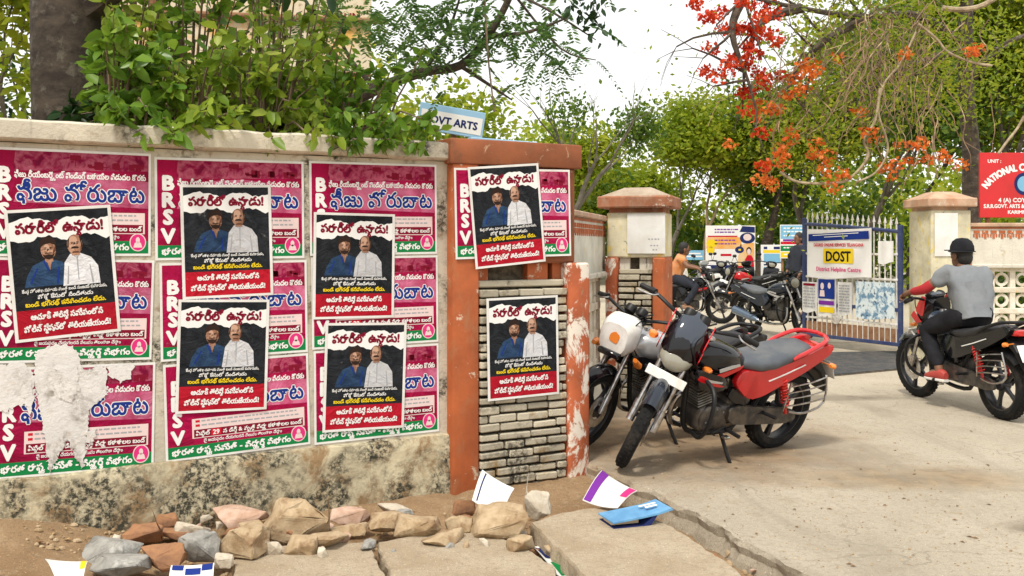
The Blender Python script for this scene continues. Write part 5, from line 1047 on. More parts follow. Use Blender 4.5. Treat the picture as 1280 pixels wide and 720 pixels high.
# ------------------------------------------------ scooters
def scooter(label, loc, rz, body, accent, helmet=None):
    t = thing('scooter', label, 'scooter', loc, rz, 'scooters parked in front of the hoardings'); t.rotation_euler = (R(-5),0,rz); r = .22
    hd = Vector((.42,0,.85)); F = Matrix.Translation(hd) @ Matrix.Rotation(R(18),4,'Z') @ Matrix.Translation(-hd)
    wheel(t, 'front_wheel', (.60,0,r), r, .09, 3, MT['silver_paint'], F, False); wheel(t, 'rear_wheel', (-.60,0,r), r, .10, 3, MT['silver_paint'], None, False)
    m = MB(); arc_fender(m, (.60,0,r), .245, .13, 10, 150, F); m.build('front_fender', MT[body], t)
    m = MB(); m.loft([(.44,.30,.13,.08,3),(.50,.45,.19,.14,3),(.50,.62,.20,.16,3),(.47,.80,.15,.10,3),(.44,.90,.08,.03,3)], 18, M=Matrix()); m.prism(rounded([(.36,.28),(.44,.28),(.52,.55),(.46,.86),(.38,.86)],4), -.19, .19, 0, XZ, .02); m.build('front_apron', MT[body], t)
    m = MB(); m.box((.12,0,.27), (.52,.34,.08), bev=.025, seg=2); m.build('footboard', MT['black_plastic'], t)
    m = MB(); m.loft([(-.10,.48,.12,.18,3),(-.25,.50,.17,.22,3),(-.55,.54,.18,.20,3),(-.78,.60,.14,.13,3),(-.88,.64,.06,.05,3)], 20); m.build('rear_body', MT[body], t)
    m = MB(); m.loft([(-.05,.745,.11,.03,3),(-.14,.755,.14,.045,3),(-.42,.765,.15,.05,3),(-.72,.80,.13,.045,3),(-.80,.81,.07,.02,3)], 20); m.build('seat', MT['seat_black'], t)
    m = MB(); m.tube([(.33,.37,1.0),(.38,.22,1.02),(.41,0,.99),(.38,-.22,1.02),(.33,-.37,1.0)], .013, 8, M=F, smooth=4); h = m.build('handlebar', MT['black_plastic'], t)
    m = MB(); m.loft([(.34,.97,.10,.05,2.6),(.42,.97,.15,.075,2.6),(.50,.95,.12,.075,2.4),(.54,.94,.06,.04,2.2)], 16, M=F); n = m.build('handlebar_cowl', MT[body], t); m = MB(); m.loft([(.50,.95,.095,.06,2.2),(.54,.945,.075,.05,2.2),(.555,.94,.03,.02,2)], 14, M=F); m.build('headlamp', MT['lens'], n)
    for s in (-1,1):
        m = MB(); m.tube([(.36,s*.25,1.02),(.36,s*.30,1.16)], .006, 6, M=F); m.loft([(.345,1.20,.03,.02),(.355,1.20,.055,.04),(.37,1.20,.03,.02)], 12, M=F @ Matrix.Translation((0,s*.32,0))); m.build('mirror', MT['black_plastic'], h)
    m = MB(); m.box((-.90,0,.50), (.012,.22,.13), bev=.004); m.box((.545,0,.62), (.012,.22,.06), bev=.003); m.build('number_plate', MT['white_paint'], t)
    m = MB(); m.loft([(-.80,.66,.10,.04,3),(-.87,.66,.09,.045,3),(-.90,.66,.05,.03,3)], 14); m.build('tail_lamp', MT['tail_red'], t)
    m = MB(); both(m, rounded([(-.30,.46),(-.72,.58),(-.74,.64),(-.34,.56)],4), .165, .185, bev=.004); m.build('side_flash', MT[accent], t)
    m = MB(); m.tube([(-.20,-.17,.24),(-.40,-.19,.26),(-.78,-.20,.32)], [.03,.045,.05], 12); m.build('muffler', MT['black_plastic'], t); return t
for px, Y, rz, b, a, lab in ((869,26.5,200,'white_paint','black_gloss','white scooter parked first from the left below the big hoarding'),
    (884,27.2,80,'silver_paint','red_paint','silver scooter with a red flash, second from the left below the big hoarding'),
    (906,27.0,235,'black_gloss','ink_purple','black scooter with a purple flash in the middle of the parked row'),
    (935,26.5,70,'black_gloss','silver_paint','black scooter with white plate below the woman on the hoarding'),
    (962,26.5,250,'black_gloss','white_paint','black scooter parked below the tilted white poster board')):
    p = P(px,300,Y); scooter(lab, (p.x,Y,.004), R(rz), b, a)
# ------------------------------------------------ people
SK = mat('skin', (.22,.11,.065), (.17,.08,.045), scale=20, rough=.55, spec=.35)
CL = dict(tee=mat('grey_tee', (.22,.235,.25), (.18,.195,.21), scale=5, rough=.95, bmp=1.0, bs=7, spec=.15), black=mat('black_cloth', (.014,.014,.017), (.022,.022,.026), scale=7, rough=.95, bmp=.9, bs=9, spec=.15), red=mat('red_sleeve', (.36,.015,.02), rough=.85),
          orange=mat('orange_shirt', (.66,.22,.05), (.58,.30,.16), scale=6, rough=.85, bmp=.4, bs=14), navy=mat('navy_cloth', (.018,.022,.035), rough=.9, bmp=.4, bs=14), hair=mat('hair', (.010,.008,.007), rough=.6, bmp=.7, bs=120), shoe=mat('red_shoe', (.40,.05,.04), rough=.6), sole=mat('white_sole', (.7,.68,.64), rough=.7), strap=mat('sandal', (.25,.14,.08), rough=.7))
def skin_mesh(name, joints, edges, rad, mt, parent, sub=2, root=0):
    me = bpy.data.meshes.new(name); me.from_pydata([tuple(j) for j in joints], edges, []); o = bpy.data.objects.new(name, me); COL.objects.link(o)
    md = o.modifiers.new('skin', 'SKIN'); md.use_smooth_shade = True; sv = me.skin_vertices[0].data
    for i, r in enumerate(rad): sv[i].radius = r if isinstance(r, tuple) else (r, r); sv[i].use_root = (i == root)
    o.modifiers.new('sub', 'SUBSURF').levels = sub
    dg = bpy.context.evaluated_depsgraph_get(); dg.update(); nm_ = bpy.data.meshes.new_from_object(o.evaluated_get(dg))
    bpy.data.objects.remove(o); bpy.data.meshes.remove(me); nm_.name = name; nm_.materials.clear(); nm_.materials.append(mt)
    nm_.polygons.foreach_set('use_smooth', [True]*len(nm_.polygons)); q = bpy.data.objects.new(name, nm_); COL.objects.link(q); q.parent = parent; return q
def person(label, loc, rz, J, shirt, trousers, shoe, sleeve=None, cap=False, face_turn=0.0, longsleeve=False, group=None):
    """J: joint positions in the figure's own frame (x forward, y left): pelvis, waist, chest, neck, head, and per side sh, el, wr, hand, hip, kn, an, toe"""
    t = thing('person', label, 'person', loc, rz, group); V = {k: Vector(v) for k, v in J.items()}
    names = list(V); ix = {k: i for i, k in enumerate(names)}; E = [('pelvis','waist'),('waist','chest'),('chest','neck'),('neck','head')]
    for s in 'lr': E += [('chest',s+'sh'),(s+'sh',s+'el'),(s+'el',s+'wr'),(s+'wr',s+'hand'),('pelvis',s+'hip'),(s+'hip',s+'kn'),(s+'kn',s+'an'),(s+'an',s+'toe')]
    rd = dict(pelvis=(.115,.105), waist=(.11,.10), chest=(.095,.075), neck=.052, head=.06)
    for s in 'lr': rd.update({s+'sh':.062, s+'el':.043, s+'wr':.029, s+'hand':.030, s+'hip':.085, s+'kn':.060, s+'an':.040, s+'toe':.030})
    J2 = [V[k] for k in names]; R2 = [rd[k] for k in names]; E2 = [(ix[a],ix[b]) for a,b in E]
    # fingers: four unequal chains and a thumb, curled round the grip
    for s in 'lr':
        sg = 1 if s == 'l' else -1; h, w = V[s+'hand'], V[s+'wr']; fd = (h-w).normalized(); side = fd.cross(Vector((0,0,1))).normalized(); up = side.cross(fd)
        for q, L in enumerate((.030,.035,.033,.026)):
            a = len(J2); o = h+side*(.030-.020*q)+fd*.02; J2 += [o+fd*L, o+fd*(L+.022)-up*.022, o+fd*(L*.9)-up*.045]; R2 += [.0095,.009,.008]; E2 += [(ix[s+'hand'],a),(a,a+1),(a+1,a+2)]
        a = len(J2); o = h-side*sg*-.02; J2 += [h+side*.035*sg-up*.012, h+side*.045*sg+fd*.028-up*.03]; R2 += [.011,.009]; E2 += [(ix[s+'hand'],a),(a,a+1)]
    body = skin_mesh('body', J2, E2, R2, SK, t, 2, ix['pelvis'])
    # head: skull, jaw, nose, ears, eyes as one further mesh joined to the body
    H = Matrix.Translation(V['head']) @ Matrix.Rotation(face_turn,4,'Z'); m = MB()
    m.sphere((0,0,.085), (.098,.076,.112), 20, 14); m.sphere((.022,0,.02), (.068,.058,.075), 16, 10); m.sphere((.096,0,.055), (.022,.014,.022), 10, 8)
    for s in (-1,1): m.sphere((-.005,s*.078,.062), (.022,.010,.034), 10, 8)
    m.sphere((.082,0,.018), (.014,.026,.010), 10, 6); hd = m.build('head', SK, body); hd.matrix_local = H
    m = MB()
    for s in (-1,1): m.sphere((.083,s*.030,.083), (.012,.014,.008), 10, 6); m.box((.088,s*.030,.100), (.012,.034,.007), bev=.003)
    e = m.build('eyes', CL['hair'], body); e.matrix_local = H
    m = MB(); m.sphere((-.014,0,.105), (.100,.083,.112), 20, 12); m.sphere((-.045,0,.055), (.066,.072,.085), 16, 10)
    if cap:
        hr = m.build('hair', CL['hair'], t); hr.matrix_local = H
        m = MB(); n = 22
        m.lathe([(.001,.232),(.05,.226),(.085,.200),(.104,.155),(.107,.118),(.100,.112)], n, M=Matrix.Translation((-.012,0,0)) @ Matrix.Diagonal((1.04,.92,1,1)))
        m.lathe([(.098,.120),(.110,.112),(.120,.106),(.120,.102),(.098,.112)], n, M=Matrix.Translation((-.010,0,0)) @ Matrix.Diagonal((1.04,.95,1,1)))
        m.prism(rounded([(.05,-.082),(.15,-.06),(.175,0),(.15,.06),(.05,.082)],4), .112, .122, 0); c = m.build('cap', CL['black'], t); c.matrix_local = H
    else: hr = m.build('hair', CL['hair'], t); hr.matrix_local = H
    # clothes
    sj = ['pelvis','waist','chest','neck','lsh','lel','rsh','rel']; P2 = {k: V[k].copy() for k in sj}; P2['neck'] = V['chest'].lerp(V['neck'],.80); P2['pelvis'] = V['pelvis']+Vector((0,0,-.03))
    cut = 1.0 if longsleeve else .62
    for s in 'lr': P2[s+'el'] = V[s+'sh'].lerp(V[s+'el'], cut)
    if longsleeve:
        for s in 'lr': P2[s+'wr'] = V[s+'el'].lerp(V[s+'wr'], .9)
    k2 = list(P2); i2 = {k:i for i,k in enumerate(k2)}; ed = [('pelvis','waist'),('waist','chest'),('chest','neck'),('chest','lsh'),('lsh','lel'),('chest','rsh'),('rsh','rel')]+([('lel','lwr'),('rel','rwr')] if longsleeve else [])
    rr_ = dict(pelvis=(.172,.155),waist=(.158,.145),chest=(.185,.160),neck=.088,lsh=.082,rsh=.082,lel=.066,rel=.066,lwr=.045,rwr=.045)
    skin_mesh('shirt', [P2[k] for k in k2], [(i2[a],i2[b]) for a,b in ed], [rr_[k] for k in k2], shirt, t, 2, i2['waist'])
    so = [o for o in t.children if o.name.startswith('shirt')][0]
    for v in so.data.vertices:
        c = v.co; f = .010*math.sin(c.z*46+c.y*14+3*math.sin(c.y*9+c.x*6))+.008*noise.noise(Vector((c.x*9,c.y*9,c.z*14))); n_ = v.normal; v.co = c+n_*(f+.004)
    if sleeve:
        for s in 'lr': skin_mesh('sleeve', [V[s+'sh'].lerp(V[s+'el'],.55), V[s+'el'], V[s+'el'].lerp(V[s+'wr'],.92)], [(0,1),(1,2)], [.054,.051,.036], sleeve, t, 2)
    tj = {'pelvis':V['pelvis'], 'top':V['pelvis'].lerp(V['waist'],.45)}; te = [('pelvis','top')]; tr = {'pelvis':(.145,.135), 'top':(.140,.125)}
    for s in 'lr':
        tj[s+'hip'] = V[s+'hip']; tj[s+'kn'] = V[s+'kn']; tj[s+'an'] = V[s+'kn'].lerp(V[s+'an'],.93); te += [('pelvis',s+'hip'),(s+'hip',s+'kn'),(s+'kn',s+'an')]; tr.update({s+'hip':.112,s+'kn':.086,s+'an':.060})
    k3 = list(tj); i3 = {k:i for i,k in enumerate(k3)}
    skin_mesh('trousers', [tj[k] for k in k3], [(i3[a],i3[b]) for a,b in te], [tr[k] for k in k3], trousers, t, 2)
    so = [o for o in t.children if o.name.startswith('trousers')][0]
    for v in so.data.vertices: c = v.co; v.co = c+v.normal*(.007*math.sin(c.x*38+c.z*30+2*math.sin(c.y*20))+.006*noise.noise(c*15))
    for s in 'lr':
        a, b = V[s+'an'], V[s+'toe']; d = (b-a); d.z = 0; d.normalize(); z = min(a.z, b.z)-.035; an = math.atan2(d.y, d.x)
        m = MB(); m.loft([(-.075,.045,.026,.03,2.6),(-.05,.05,.036,.045,2.6),(0,.055,.040,.052,2.6),(.07,.043,.044,.040,2.6),(.135,.032,.046,.030,2.6),(.175,.026,.034,.022,2.4)], 16); m.v = [(x,y,max(zz,.006)) for x,y,zz in m.v]
        o = m.build('shoe', shoe, t); o.location = (a.x, a.y, z-.012); o.rotation_euler = (0,0,an)
        m = MB(); m.loft([(-.08,.004,.030,.012,4),(-.05,.004,.042,.013,4),(.05,.004,.044,.013,4),(.13,.004,.05,.013,4),(.182,.006,.034,.012,4)], 14); q = m.build('sole', CL['sole'], o)
    return t
# rider with cap: frame of his motorcycle
RJ = dict(pelvis=(-.23,0,.86), waist=(-.20,0,.98), chest=(-.13,0,1.16), neck=(-.07,0,1.30), head=(-.04,0,1.325))
for s, g in (('l',1),('r',-1)):
    RJ.update({s+'sh':(-.11,.18*g,1.235), s+'el':(.03,.33*g,1.08), s+'wr':(.19,.37*g,1.052), s+'hand':(.225,.38*g,1.034), s+'hip':(-.18,.10*g,.85), s+'kn':(.20,.20*g,.70), s+'an':(-.03,.20*g,.335), s+'toe':(.11,.215*g,.305)})
person('man in grey t-shirt and black cap riding the black motorcycle, seen from behind', (rid_mid.x,rid_mid.y,0), rid_h, RJ, CL['tee'], CL['black'], CL['shoe'], CL['red'], True, R(10))
FJ = {k: tuple(v) for k, v in RJ.items()}
person('man in a light orange shirt riding a motorcycle inside the gate', (3.30,18.6,.004), R(-12), FJ, CL['orange'], CL['navy'], CL['strap'], None, False, R(12))
SJ = dict(pelvis=(0,0,.95), waist=(0,0,1.10), chest=(.01,0,1.32), neck=(.02,0,1.49), head=(.035,0,1.53))
for s, g in (('l',1),('r',-1)):
    SJ.update({s+'sh':(0,.20*g,1.40), s+'el':(.02,.33*g,1.13), s+'wr':(.15,.23*g,.92), s+'hand':(.19,.22*g,.85), s+'hip':(0,.095*g,.92), s+'kn':(.02,.11*g,.50), s+'an':(-.01,.12*g,.08), s+'toe':(.12,.14*g,.04)})
p = P(1000,300,20.4); person('person in dark clothes standing by the red tank motorcycle behind the gate', (p.x,20.4,.004), R(200), SJ, CL['navy'], CL['black'], CL['strap'], None, False, 0, True)
# ------------------------------------------------ gate, boards and banners
mk('gate_white', (.72,.72,.70), (.50,.45,.38), scale=9, rough=.5); mk('gate_blue', (.015,.03,.12), (.04,.06,.13), scale=6, rough=.45); mk('rust', (.20,.09,.04), (.30,.17,.09), scale=9, rough=.85)
mk('flex', (.80,.79,.77), rough=.45); mk('board_red', (.58,.018,.022), (.50,.02,.02), scale=2.5, rough=.4)
mk('hoard', (.66,.58,.42), (.70,.40,.10), scale=2.2, lo=.5, hi=.66, rough=.7, c3=(.30,.17,.08), s3=5, lo3=.62, hi3=.72)
FACE = Matrix(((1,0,0,0),(0,0,-1,0),(0,1,0,0),(0,0,0,1)))       # print plane (x, y) -> (x, z), facing -y
ga, gb = P(1004,300,14.7), P(1128,300,13.05); gd = gb-ga; GL_ = gd.xy.length; grz = math.atan2(gd.y, gd.x)
gt = thing('iron_gate', 'open blue and white iron gate leaf with spear tops, hung with banners', 'gate', (ga.x,ga.y,0), grz)
gtop = lambda x: 1.80-.14*(x/GL_)**1.2
m = MB()
for x in (.03, GL_-.03): m.box((x,0,.12+gtop(x)/2-.02), (.06,.05,gtop(x)-.02), bev=.006)
m.tube([(GL_*k/12,0,gtop(GL_*k/12)) for k in range(13)], .026, 8)
for z in (.16,.62): m.box((GL_/2,0,z), (GL_-.12,.04,.05), bev=.005)
m.build('gate_frame', MT['gate_blue'], gt)
m = MB(); n = 19
for k in range(1,n):
    x = GL_*k/n; m.tube([(x,0,.18),(x,0,gtop(x)+.10)], .0105, 6)
for z in (.42,1.02,1.36): m.box((GL_/2,-.0,z), (GL_-.12,.022,.03), bev=.004)
m.build('bars', MT['gate_white'], gt)
m = MB()
for k in range(1,n):
    if k % 2 == 0 or True:
        x = GL_*k/n; z = gtop(x)+.10; m.loft([(-.005,0,.010,.010,2),(.0,0,.028,.010,2),(.035,0,.018,.008,2),(.085,0,.002,.002,2)], 8, M=Matrix.Translation((x,0,z)) @ Matrix(((0,1,0,0),(0,0,1,0),(1,0,0,0),(0,0,0,1))))
        if k % 2: m.box((x,0,z-.012), (.05,.014,.014))
m.build('spear_heads', MT['gate_white'], gt)
m = MB(); M = Matrix.Translation((GL_*.37,-.02,.44)) @ FACE
m.lathe([(.085,0),(.085,.014),(.068,.014),(.068,0)], 20, M=M, closed=True)
for k in range(8): m.loft([(.015,0,.012,.006),(.05,0,.022,.006),(.075,0,.008,.006)], 8, M=M @ Matrix.Rotation(k*math.pi/4,4,'Z'))
m.build('rosette', MT['gate_white'], gt)
m = MB(); m.box((GL_*.5,.0,.27), (GL_-.13,.012,.19)); m.build('rusty_kick_plate', MT['rust'], gt)
G4 = Matrix.Translation((ga.x,ga.y,0)) @ Matrix.Rotation(grz,4,'Z')
def flat_thing(name, label, cat, x, z, w, h, off=-.03, sag=0.0, mt='flex', group=None):
    t = thing(name, label, cat, G4 @ Vector((x,off,z)), grz, group); m = MB(); n = 10; vs = []
    for j in range(2):
        for i in range(n+1):
            f = i/n; vs.append((w*f, .006*math.sin(f*9), j*h+(sag*4*f*(f-1) if j else 0)-(0 if j else .02*math.sin(f*5))))
    b = len(vs); vs += [(x_,y_+.004,z_) for x_,y_,z_ in vs]
    f_ = [(i,i+1,n+2+i,n+1+i) for i in range(n)]; f_ += [tuple(b+k for k in q[::-1]) for q in f_]+[(i,b+i,b+i+1,i+1) for i in range(n)]+[(n+1+i,n+2+i,b+n+2+i,b+n+1+i) for i in range(n)]
    m.add(vs, f_); m.build('sheet', MT[mt], t); return t
PR = Matrix.Translation((0,-.010,0)) @ FACE
dn = flat_thing('banner', 'white DOST banner with a blue header tied across the gate', 'banner', .14, 1.02, 1.22, .70, -.05, .012)
w = 1.22; m = MBF(); m.flat([(.03,.52),(w-.03,.55),(w-.04,.66),(.9,.655),(.3,.63),(.03,.625)],0,0,PR); m.build('blue_header', MT['ink_blue'], dn, smooth=False)
m = MBF(); m.rect(.33,.205,.90,.415,.0006,0,PR); m.build('yellow_box', MT['ink_yellow'], dn, smooth=False)
m = MBF(); text(m,'DOST',.615,.235,.0014,.20,0,'c',.035,.48); m.xf(PR); m.build('headline', MT['ink_black'], dn, smooth=False)
m = MBF(); text(m,'DEGREE ONLINE SERVICES TELANGANA',.615,.445,.001,.062,0,'c',.03,.95); m.xf(PR); m.build('red_lettering', MT['ink_red'], dn, smooth=False)
m = MBF(); text(m,'District Helpline Centre',.615,.09,.001,.085,0,'c',.02,.86); m.xf(PR); m.build('pink_lettering', MT['ink_pink'], dn, smooth=False)
m = MBF(); m.flat([(.35,.575),(.80,.59),(.80,.60),(.35,.585)],.001,0,PR); m.flat([(.12,.60),(1.0,.63),(1.0,.64),(.12,.61)],.001,0,PR); m.build('white_bars', MT['ink_white'], dn, smooth=False)
def lines(t, x0, x1, y0, y1, step, mt, z=.001, seed=1):
    rr = random.Random(seed); m = MBF(); y = y1
    while y > y0:
        x = x0
        while x < x1-.01: l = min(rr.uniform(.02,.09), x1-x); m.rect(x,y-step*.5,x+l,y,z,0,PR); x += l+.012
        y -= step
    m.build('small_print', MT[mt], t, smooth=False)
a = flat_thing('poster', 'cream typed sheet on the lower left of the gate', 'poster', .02,.50,.30,.44,-.035, mt='paper'); lines(a,.03,.27,.05,.36,.045,'ink_grey'); m = MBF(); m.rect(.03,.385,.27,.42,.001,0,PR); m.build('heading_bar', MT['ink_maroon'], a, smooth=False)
a = flat_thing('poster', 'blue and white poster with figures in the middle of the gate foot', 'poster', .34,.47,.36,.54,-.04)
m = MBF(); m.rect(.02,.24,.34,.52,.0006,0,PR); m.build('blue_field', MT['ink_blue'], a, smooth=False)
m = MBF(); m.ell(.10,.42,.035,.05,.001,0,14,0,PR); m.ell(.24,.43,.03,.045,.001,0,14,0,PR); m.flat([(.05,.27),(.15,.27),(.14,.36),(.06,.36)],.001,0,PR); m.build('figures', MT['ink_pale'], a, smooth=False)
m = MBF(); m.rect(.03,.15,.33,.21,.001,0,PR); m.build('purple_strip', MT['ink_purple'], a, smooth=False); m = MBF(); m.rect(.03,.04,.33,.12,.001,0,PR); m.build('yellow_strip', MT['ink_yellow'], a, smooth=False)
a = flat_thing('poster', 'white typed sheet to the right of the blue poster on the gate', 'poster', .73,.50,.26,.46,-.035, mt='paper'); lines(a,.03,.23,.04,.42,.04,'ink_grey',seed=3)
a = flat_thing('poster', 'torn bluish poster covering the right foot of the gate', 'poster', 1.06,.48,.68,.50,-.03, mt='torn_blue') if mk('torn_blue', (.62,.70,.72), (.12,.24,.36), scale=9, lo=.48, hi=.58, rough=.7, c3=(.03,.05,.09), s3=16, lo3=.58, hi3=.64) else None
a = flat_thing('paper_notice', 'small blank white notice high on the right of the gate', 'notice', 1.46,1.24,.26,.30,-.03, mt='paper')
# cattle-grid strip across the entrance
q = [G(985,476),G(1122,463),G(1122,441),G(985,443)]; dg_ = thing('drain_grate', 'dark ribbed iron drain grate across the gateway', 'drain grate', (q[0].x,q[0].y,0))
o = q[0]; m = MB(); m.prism([tuple((p-o).xy) for p in q], .002, .012); m.build('frame', M_mortar, dg_)
m = MB(); k = 0; n = 26
for k in range(n):
    f = (k+.5)/n; a_ = q[0].lerp(q[3],f)-o; b_ = q[1].lerp(q[2],f)-o; d_ = b_-a_; L_ = d_.length; m.box((0,0,.020), (L_-.02,.030,.018), Matrix.Translation((a_+b_)/2) @ Matrix.Rotation(math.atan2(d_.y,d_.x),4,'Z'), bev=.004)
m.build('bars', mk('grate_iron', (.06,.066,.075), (.12,.11,.10), scale=8, rough=.6, metal=.3), dg_)
# red college board on the right wall
def post_board(name, label, cat, px0, py0, px1, py1, Y, mt, rz=0.0, posts=2, tilt=0.0, frame=None, z0=0.0, thick=.03):
    a, b = P(px0,py0,Y), P(px1,py1,Y); w, h = b.x-a.x, a.z-b.z; t = thing(name, label, cat, (a.x,Y,z0), rz); m = MB(); m.box((w/2,0,b.z-z0+h/2), (w,thick,h), bev=.004); p = m.build('panel', MT[mt], t)
    if posts:
        m = MB()
        for x in ([.12*w,.88*w] if posts == 2 else [.5*w]): m.box((x,.04+thick/2,(a.z-z0)/2-.05), (.05,.05,a.z-z0+.05), bev=.005)
        m.build('post', MT['rust'], t)
    return t, p, w, h, Matrix.Translation((0,-thick/2-.001,b.z-z0)) @ FACE
rb, rp, w, h, M = post_board('sign_board', 'red national cadet corps board with white lettering standing above the right wall', 'sign', 1224,191,1334,272,12.75,'board_red')
m = MBF(); text(m,'UNIT :',.10,h-.13,.001,.062,0,'l',.03); text(m,'NATIONAL CADET CORPS',w/2,h-.23,.001,.125,0,'c',.05,w*.98,1,(w/2,.60))
text(m,'4 (A) COY 9 (T) BN',w/2,.20,.001,.075,0,'c',.04,.66); text(m,'S.R.R.GOVT. ARTS & SCIENCE COLLEGE',w/2,.125,.001,.068,0,'c',.04,w-.1); text(m,'KARIMNAGAR',w/2,.05,.001,.062,0,'c',.04,.42); m.xf(M); m.build('white_lettering', MT['ink_white'], rp, smooth=False)
m = MBF(); m.ell(w/2,h*.52,.125,.145,.001,0,24,0,M); m.build('round_emblem', MT['ink_navy'], rp, smooth=False); m = MBF(); m.ell(w/2,h*.52,.085,.10,.0016,0,24,0,M); m.build('emblem_centre', MT['ink_sky'], rp, smooth=False)
# hoardings inside the campus
hb, hp, w, h, M = post_board('hoarding', 'large white and orange hoarding with a woman in red, behind the parked scooters', 'hoarding', 882,282,944,338,28.5,'flex',0,2)
m = MBF(); m.rect(.02,h*.48,w-.4,h*.74,.001,0,M); m.flat([(w*.62,.1*h),(w*.98,.1*h),(w*.98,h*.62),(w*.70,h*.58)],.001,0,M); m.build('orange_field', mk('print_orange', (.78,.55,.30), (.80,.36,.06), scale=1.6, rough=.5), hp, smooth=False)
m = MBF(); m.rect(.04,.02,w*.55,h*.12,.002,0,M); m.flat([(w*.68,h*.86),(w*.74,h*.99),(w*.99,h*.97),(w*.99,h*.84)],.002,0,M); m.ell(w*.68,h*.46,.13,.10,.002,0,20,0,M); m.ell(w*.84,h*.72,.22,.16,.0015,0,20,0,M); m.build('navy_shapes', MT['ink_navy'], hp, smooth=False)
m = MBF(); m.rect(.06,h*.745,w*.64,h*.775,.002,0,M); m.rect(w*.30,h*.32,w*.52,h*.37,.002,0,M); m.flat([(w*.78,.02*h),(w*.98,.02*h),(w*.96,h*.26),(w*.92,h*.34),(w*.84,h*.34),(w*.79,h*.24)],.003,0,M); m.flat([(w*.58,.01),(w*.76,.01),(w*.74,h*.10),(w*.60,h*.10)],.002,0,M); m.build('red_shapes', MT['ink_red'], hp, smooth=False)
m = MBF(); m.ell(w*.87,h*.42,.055,.085,.0034,0,14,0,M); m.ell(w*.84,h*.74,.12,.10,.002,0,14,0,M); m.build('pale_shapes', MT['ink_pale'], hp, smooth=False)
m = MBF(); m.ell(w*.87,h*.44,.075,.11,.0030,0,16,0,M); m.build('dark_hair', MT['ink_hair'], hp, smooth=False)
m = MBF(); m.ell(w*.12,h*.60,.16,.12,.002,0,12,0,M); m.ell(w*.10,h*.45,.12,.10,.002,0,12,0,M); m.rect(w*.66,h*.44,w*.71,h*.48,.003,0,M); m.build('yellow_shapes', MT['ink_yellow'], hp, smooth=False)
m = MBF(); rr = random.Random(3)
for yy in (.90,.84,.66,.58): 
    x = w*.18
    while x < w*.58: l = rr.uniform(.03,.12); m.rect(x,h*yy,x+l,h*yy+.035,.002,0,M); x += l+.02
m.build('small_print', MT['ink_purple'], hp, smooth=False)
hb, hp, w, h, M = post_board('hoarding', 'tall narrow white poster board tilted slightly, left of the striped hoarding', 'hoarding', 951,306,977,352,27.6,'flex',R(-10),2)
m = MBF(); m.rect(.08,h*.52,w-.05,h*.76,.001,0,M); m.rect(.08,h*.22,w*.5,h*.40,.001,0,M); m.build('blue_photo', MT['ink_sky'], hp, smooth=False); m = MBF(); m.rect(.06,h*.78,w-.05,h*.86,.001,0,M); m.rect(.12,h*.06,w*.5,h*.18,.001,0,M); m.build('yellow_strip', MT['ink_yellow'], hp, smooth=False)
m = MBF(); m.rect(.08,h*.88,w*.3,h*.95,.001,0,M); m.rect(w*.6,h*.88,w-.05,h*.95,.001,0,M); m.rect(.08,h*.44,w*.5,h*.48,.001,0,M); m.build('dark_strips', MT['ink_navy'], hp, smooth=False)
hb, hp, w, h, M = post_board('hoarding', 'teal, red, green and yellow striped hoarding beside the left edge of the gate', 'hoarding', 975,281,1006,323,23.5,'flex',0,2)
for n_, y0, y1, x0, x1, c_ in (('teal_stripe',.58,.98,0,1,'ink_sky'),('red_stripe',.42,.50,0,.92,'ink_red'),('green_stripe',.22,.38,0,1,'ink_green'),('yellow_stripe',.03,.19,0,1,'ink_yellow'),('purple_stripe',.51,.57,.1,.8,'ink_purple')): m = MBF(); m.rect(.01+w*x0,h*y0,w*x1-.01,h*y1,.001,0,M); m.build(n_, MT[c_], hp, smooth=False)
m = MBF()
for yy in (.88,.78,.66,.30,.10):
    x = .08
    while x < w-.1: l = rr.uniform(.03,.10); m.rect(x,h*yy,x+l,h*yy+.03,.002,0,M); x += l+.02
m.build('small_print', MT['ink_white'], hp, smooth=False)
hb, hp, w, h, M = post_board('sign_board', 'small pale blue sign board low among the bushes behind the orange shirted rider', 'sign', 856,313,880,325,29.0,'ink_sky',0,2)
m = MBF(); m.rect(.05,h*.3,w-.05,h*.45,.001,0,M); m.rect(.05,h*.6,w-.1,h*.75,.001,0,M); m.build('white_lines', MT['ink_white'], hp, smooth=False)
# worn hoarding behind the wall
hb, hp, w, h, M = post_board('hoarding', 'worn cream and orange hoarding on rusty rails above the shrubs behind the wall', 'hoarding', 150,-60,468,98,11.2,'hoard',R(-4),2,z0=0)
m = MBF(); text(m,'CONSUMER FORUM',w*.56,h*.42,.001,.13,0,'l',.03,w*.40); text(m,TXT['wall'],w*.36,h*.62,.001,.22,0,'c',.03); m.xf(M); m.build('faded_lettering', MT['ink_maroon'], hp, smooth=False)
m = MB(); m.tube([(-.1,-.06,P(0,14,11.2).z),(w+.2,-.06,P(0,34,11.2).z)], .035, 10); m.tube([(.8,-.06,P(0,92,11.2).z),(w,-.06,P(0,98,11.2).z)], .03, 10); m.tube([(.42,-.09,1.0),(.42,-.09,6)], .05, 10); m.build('rusty_rail', MT['rust'], hb)
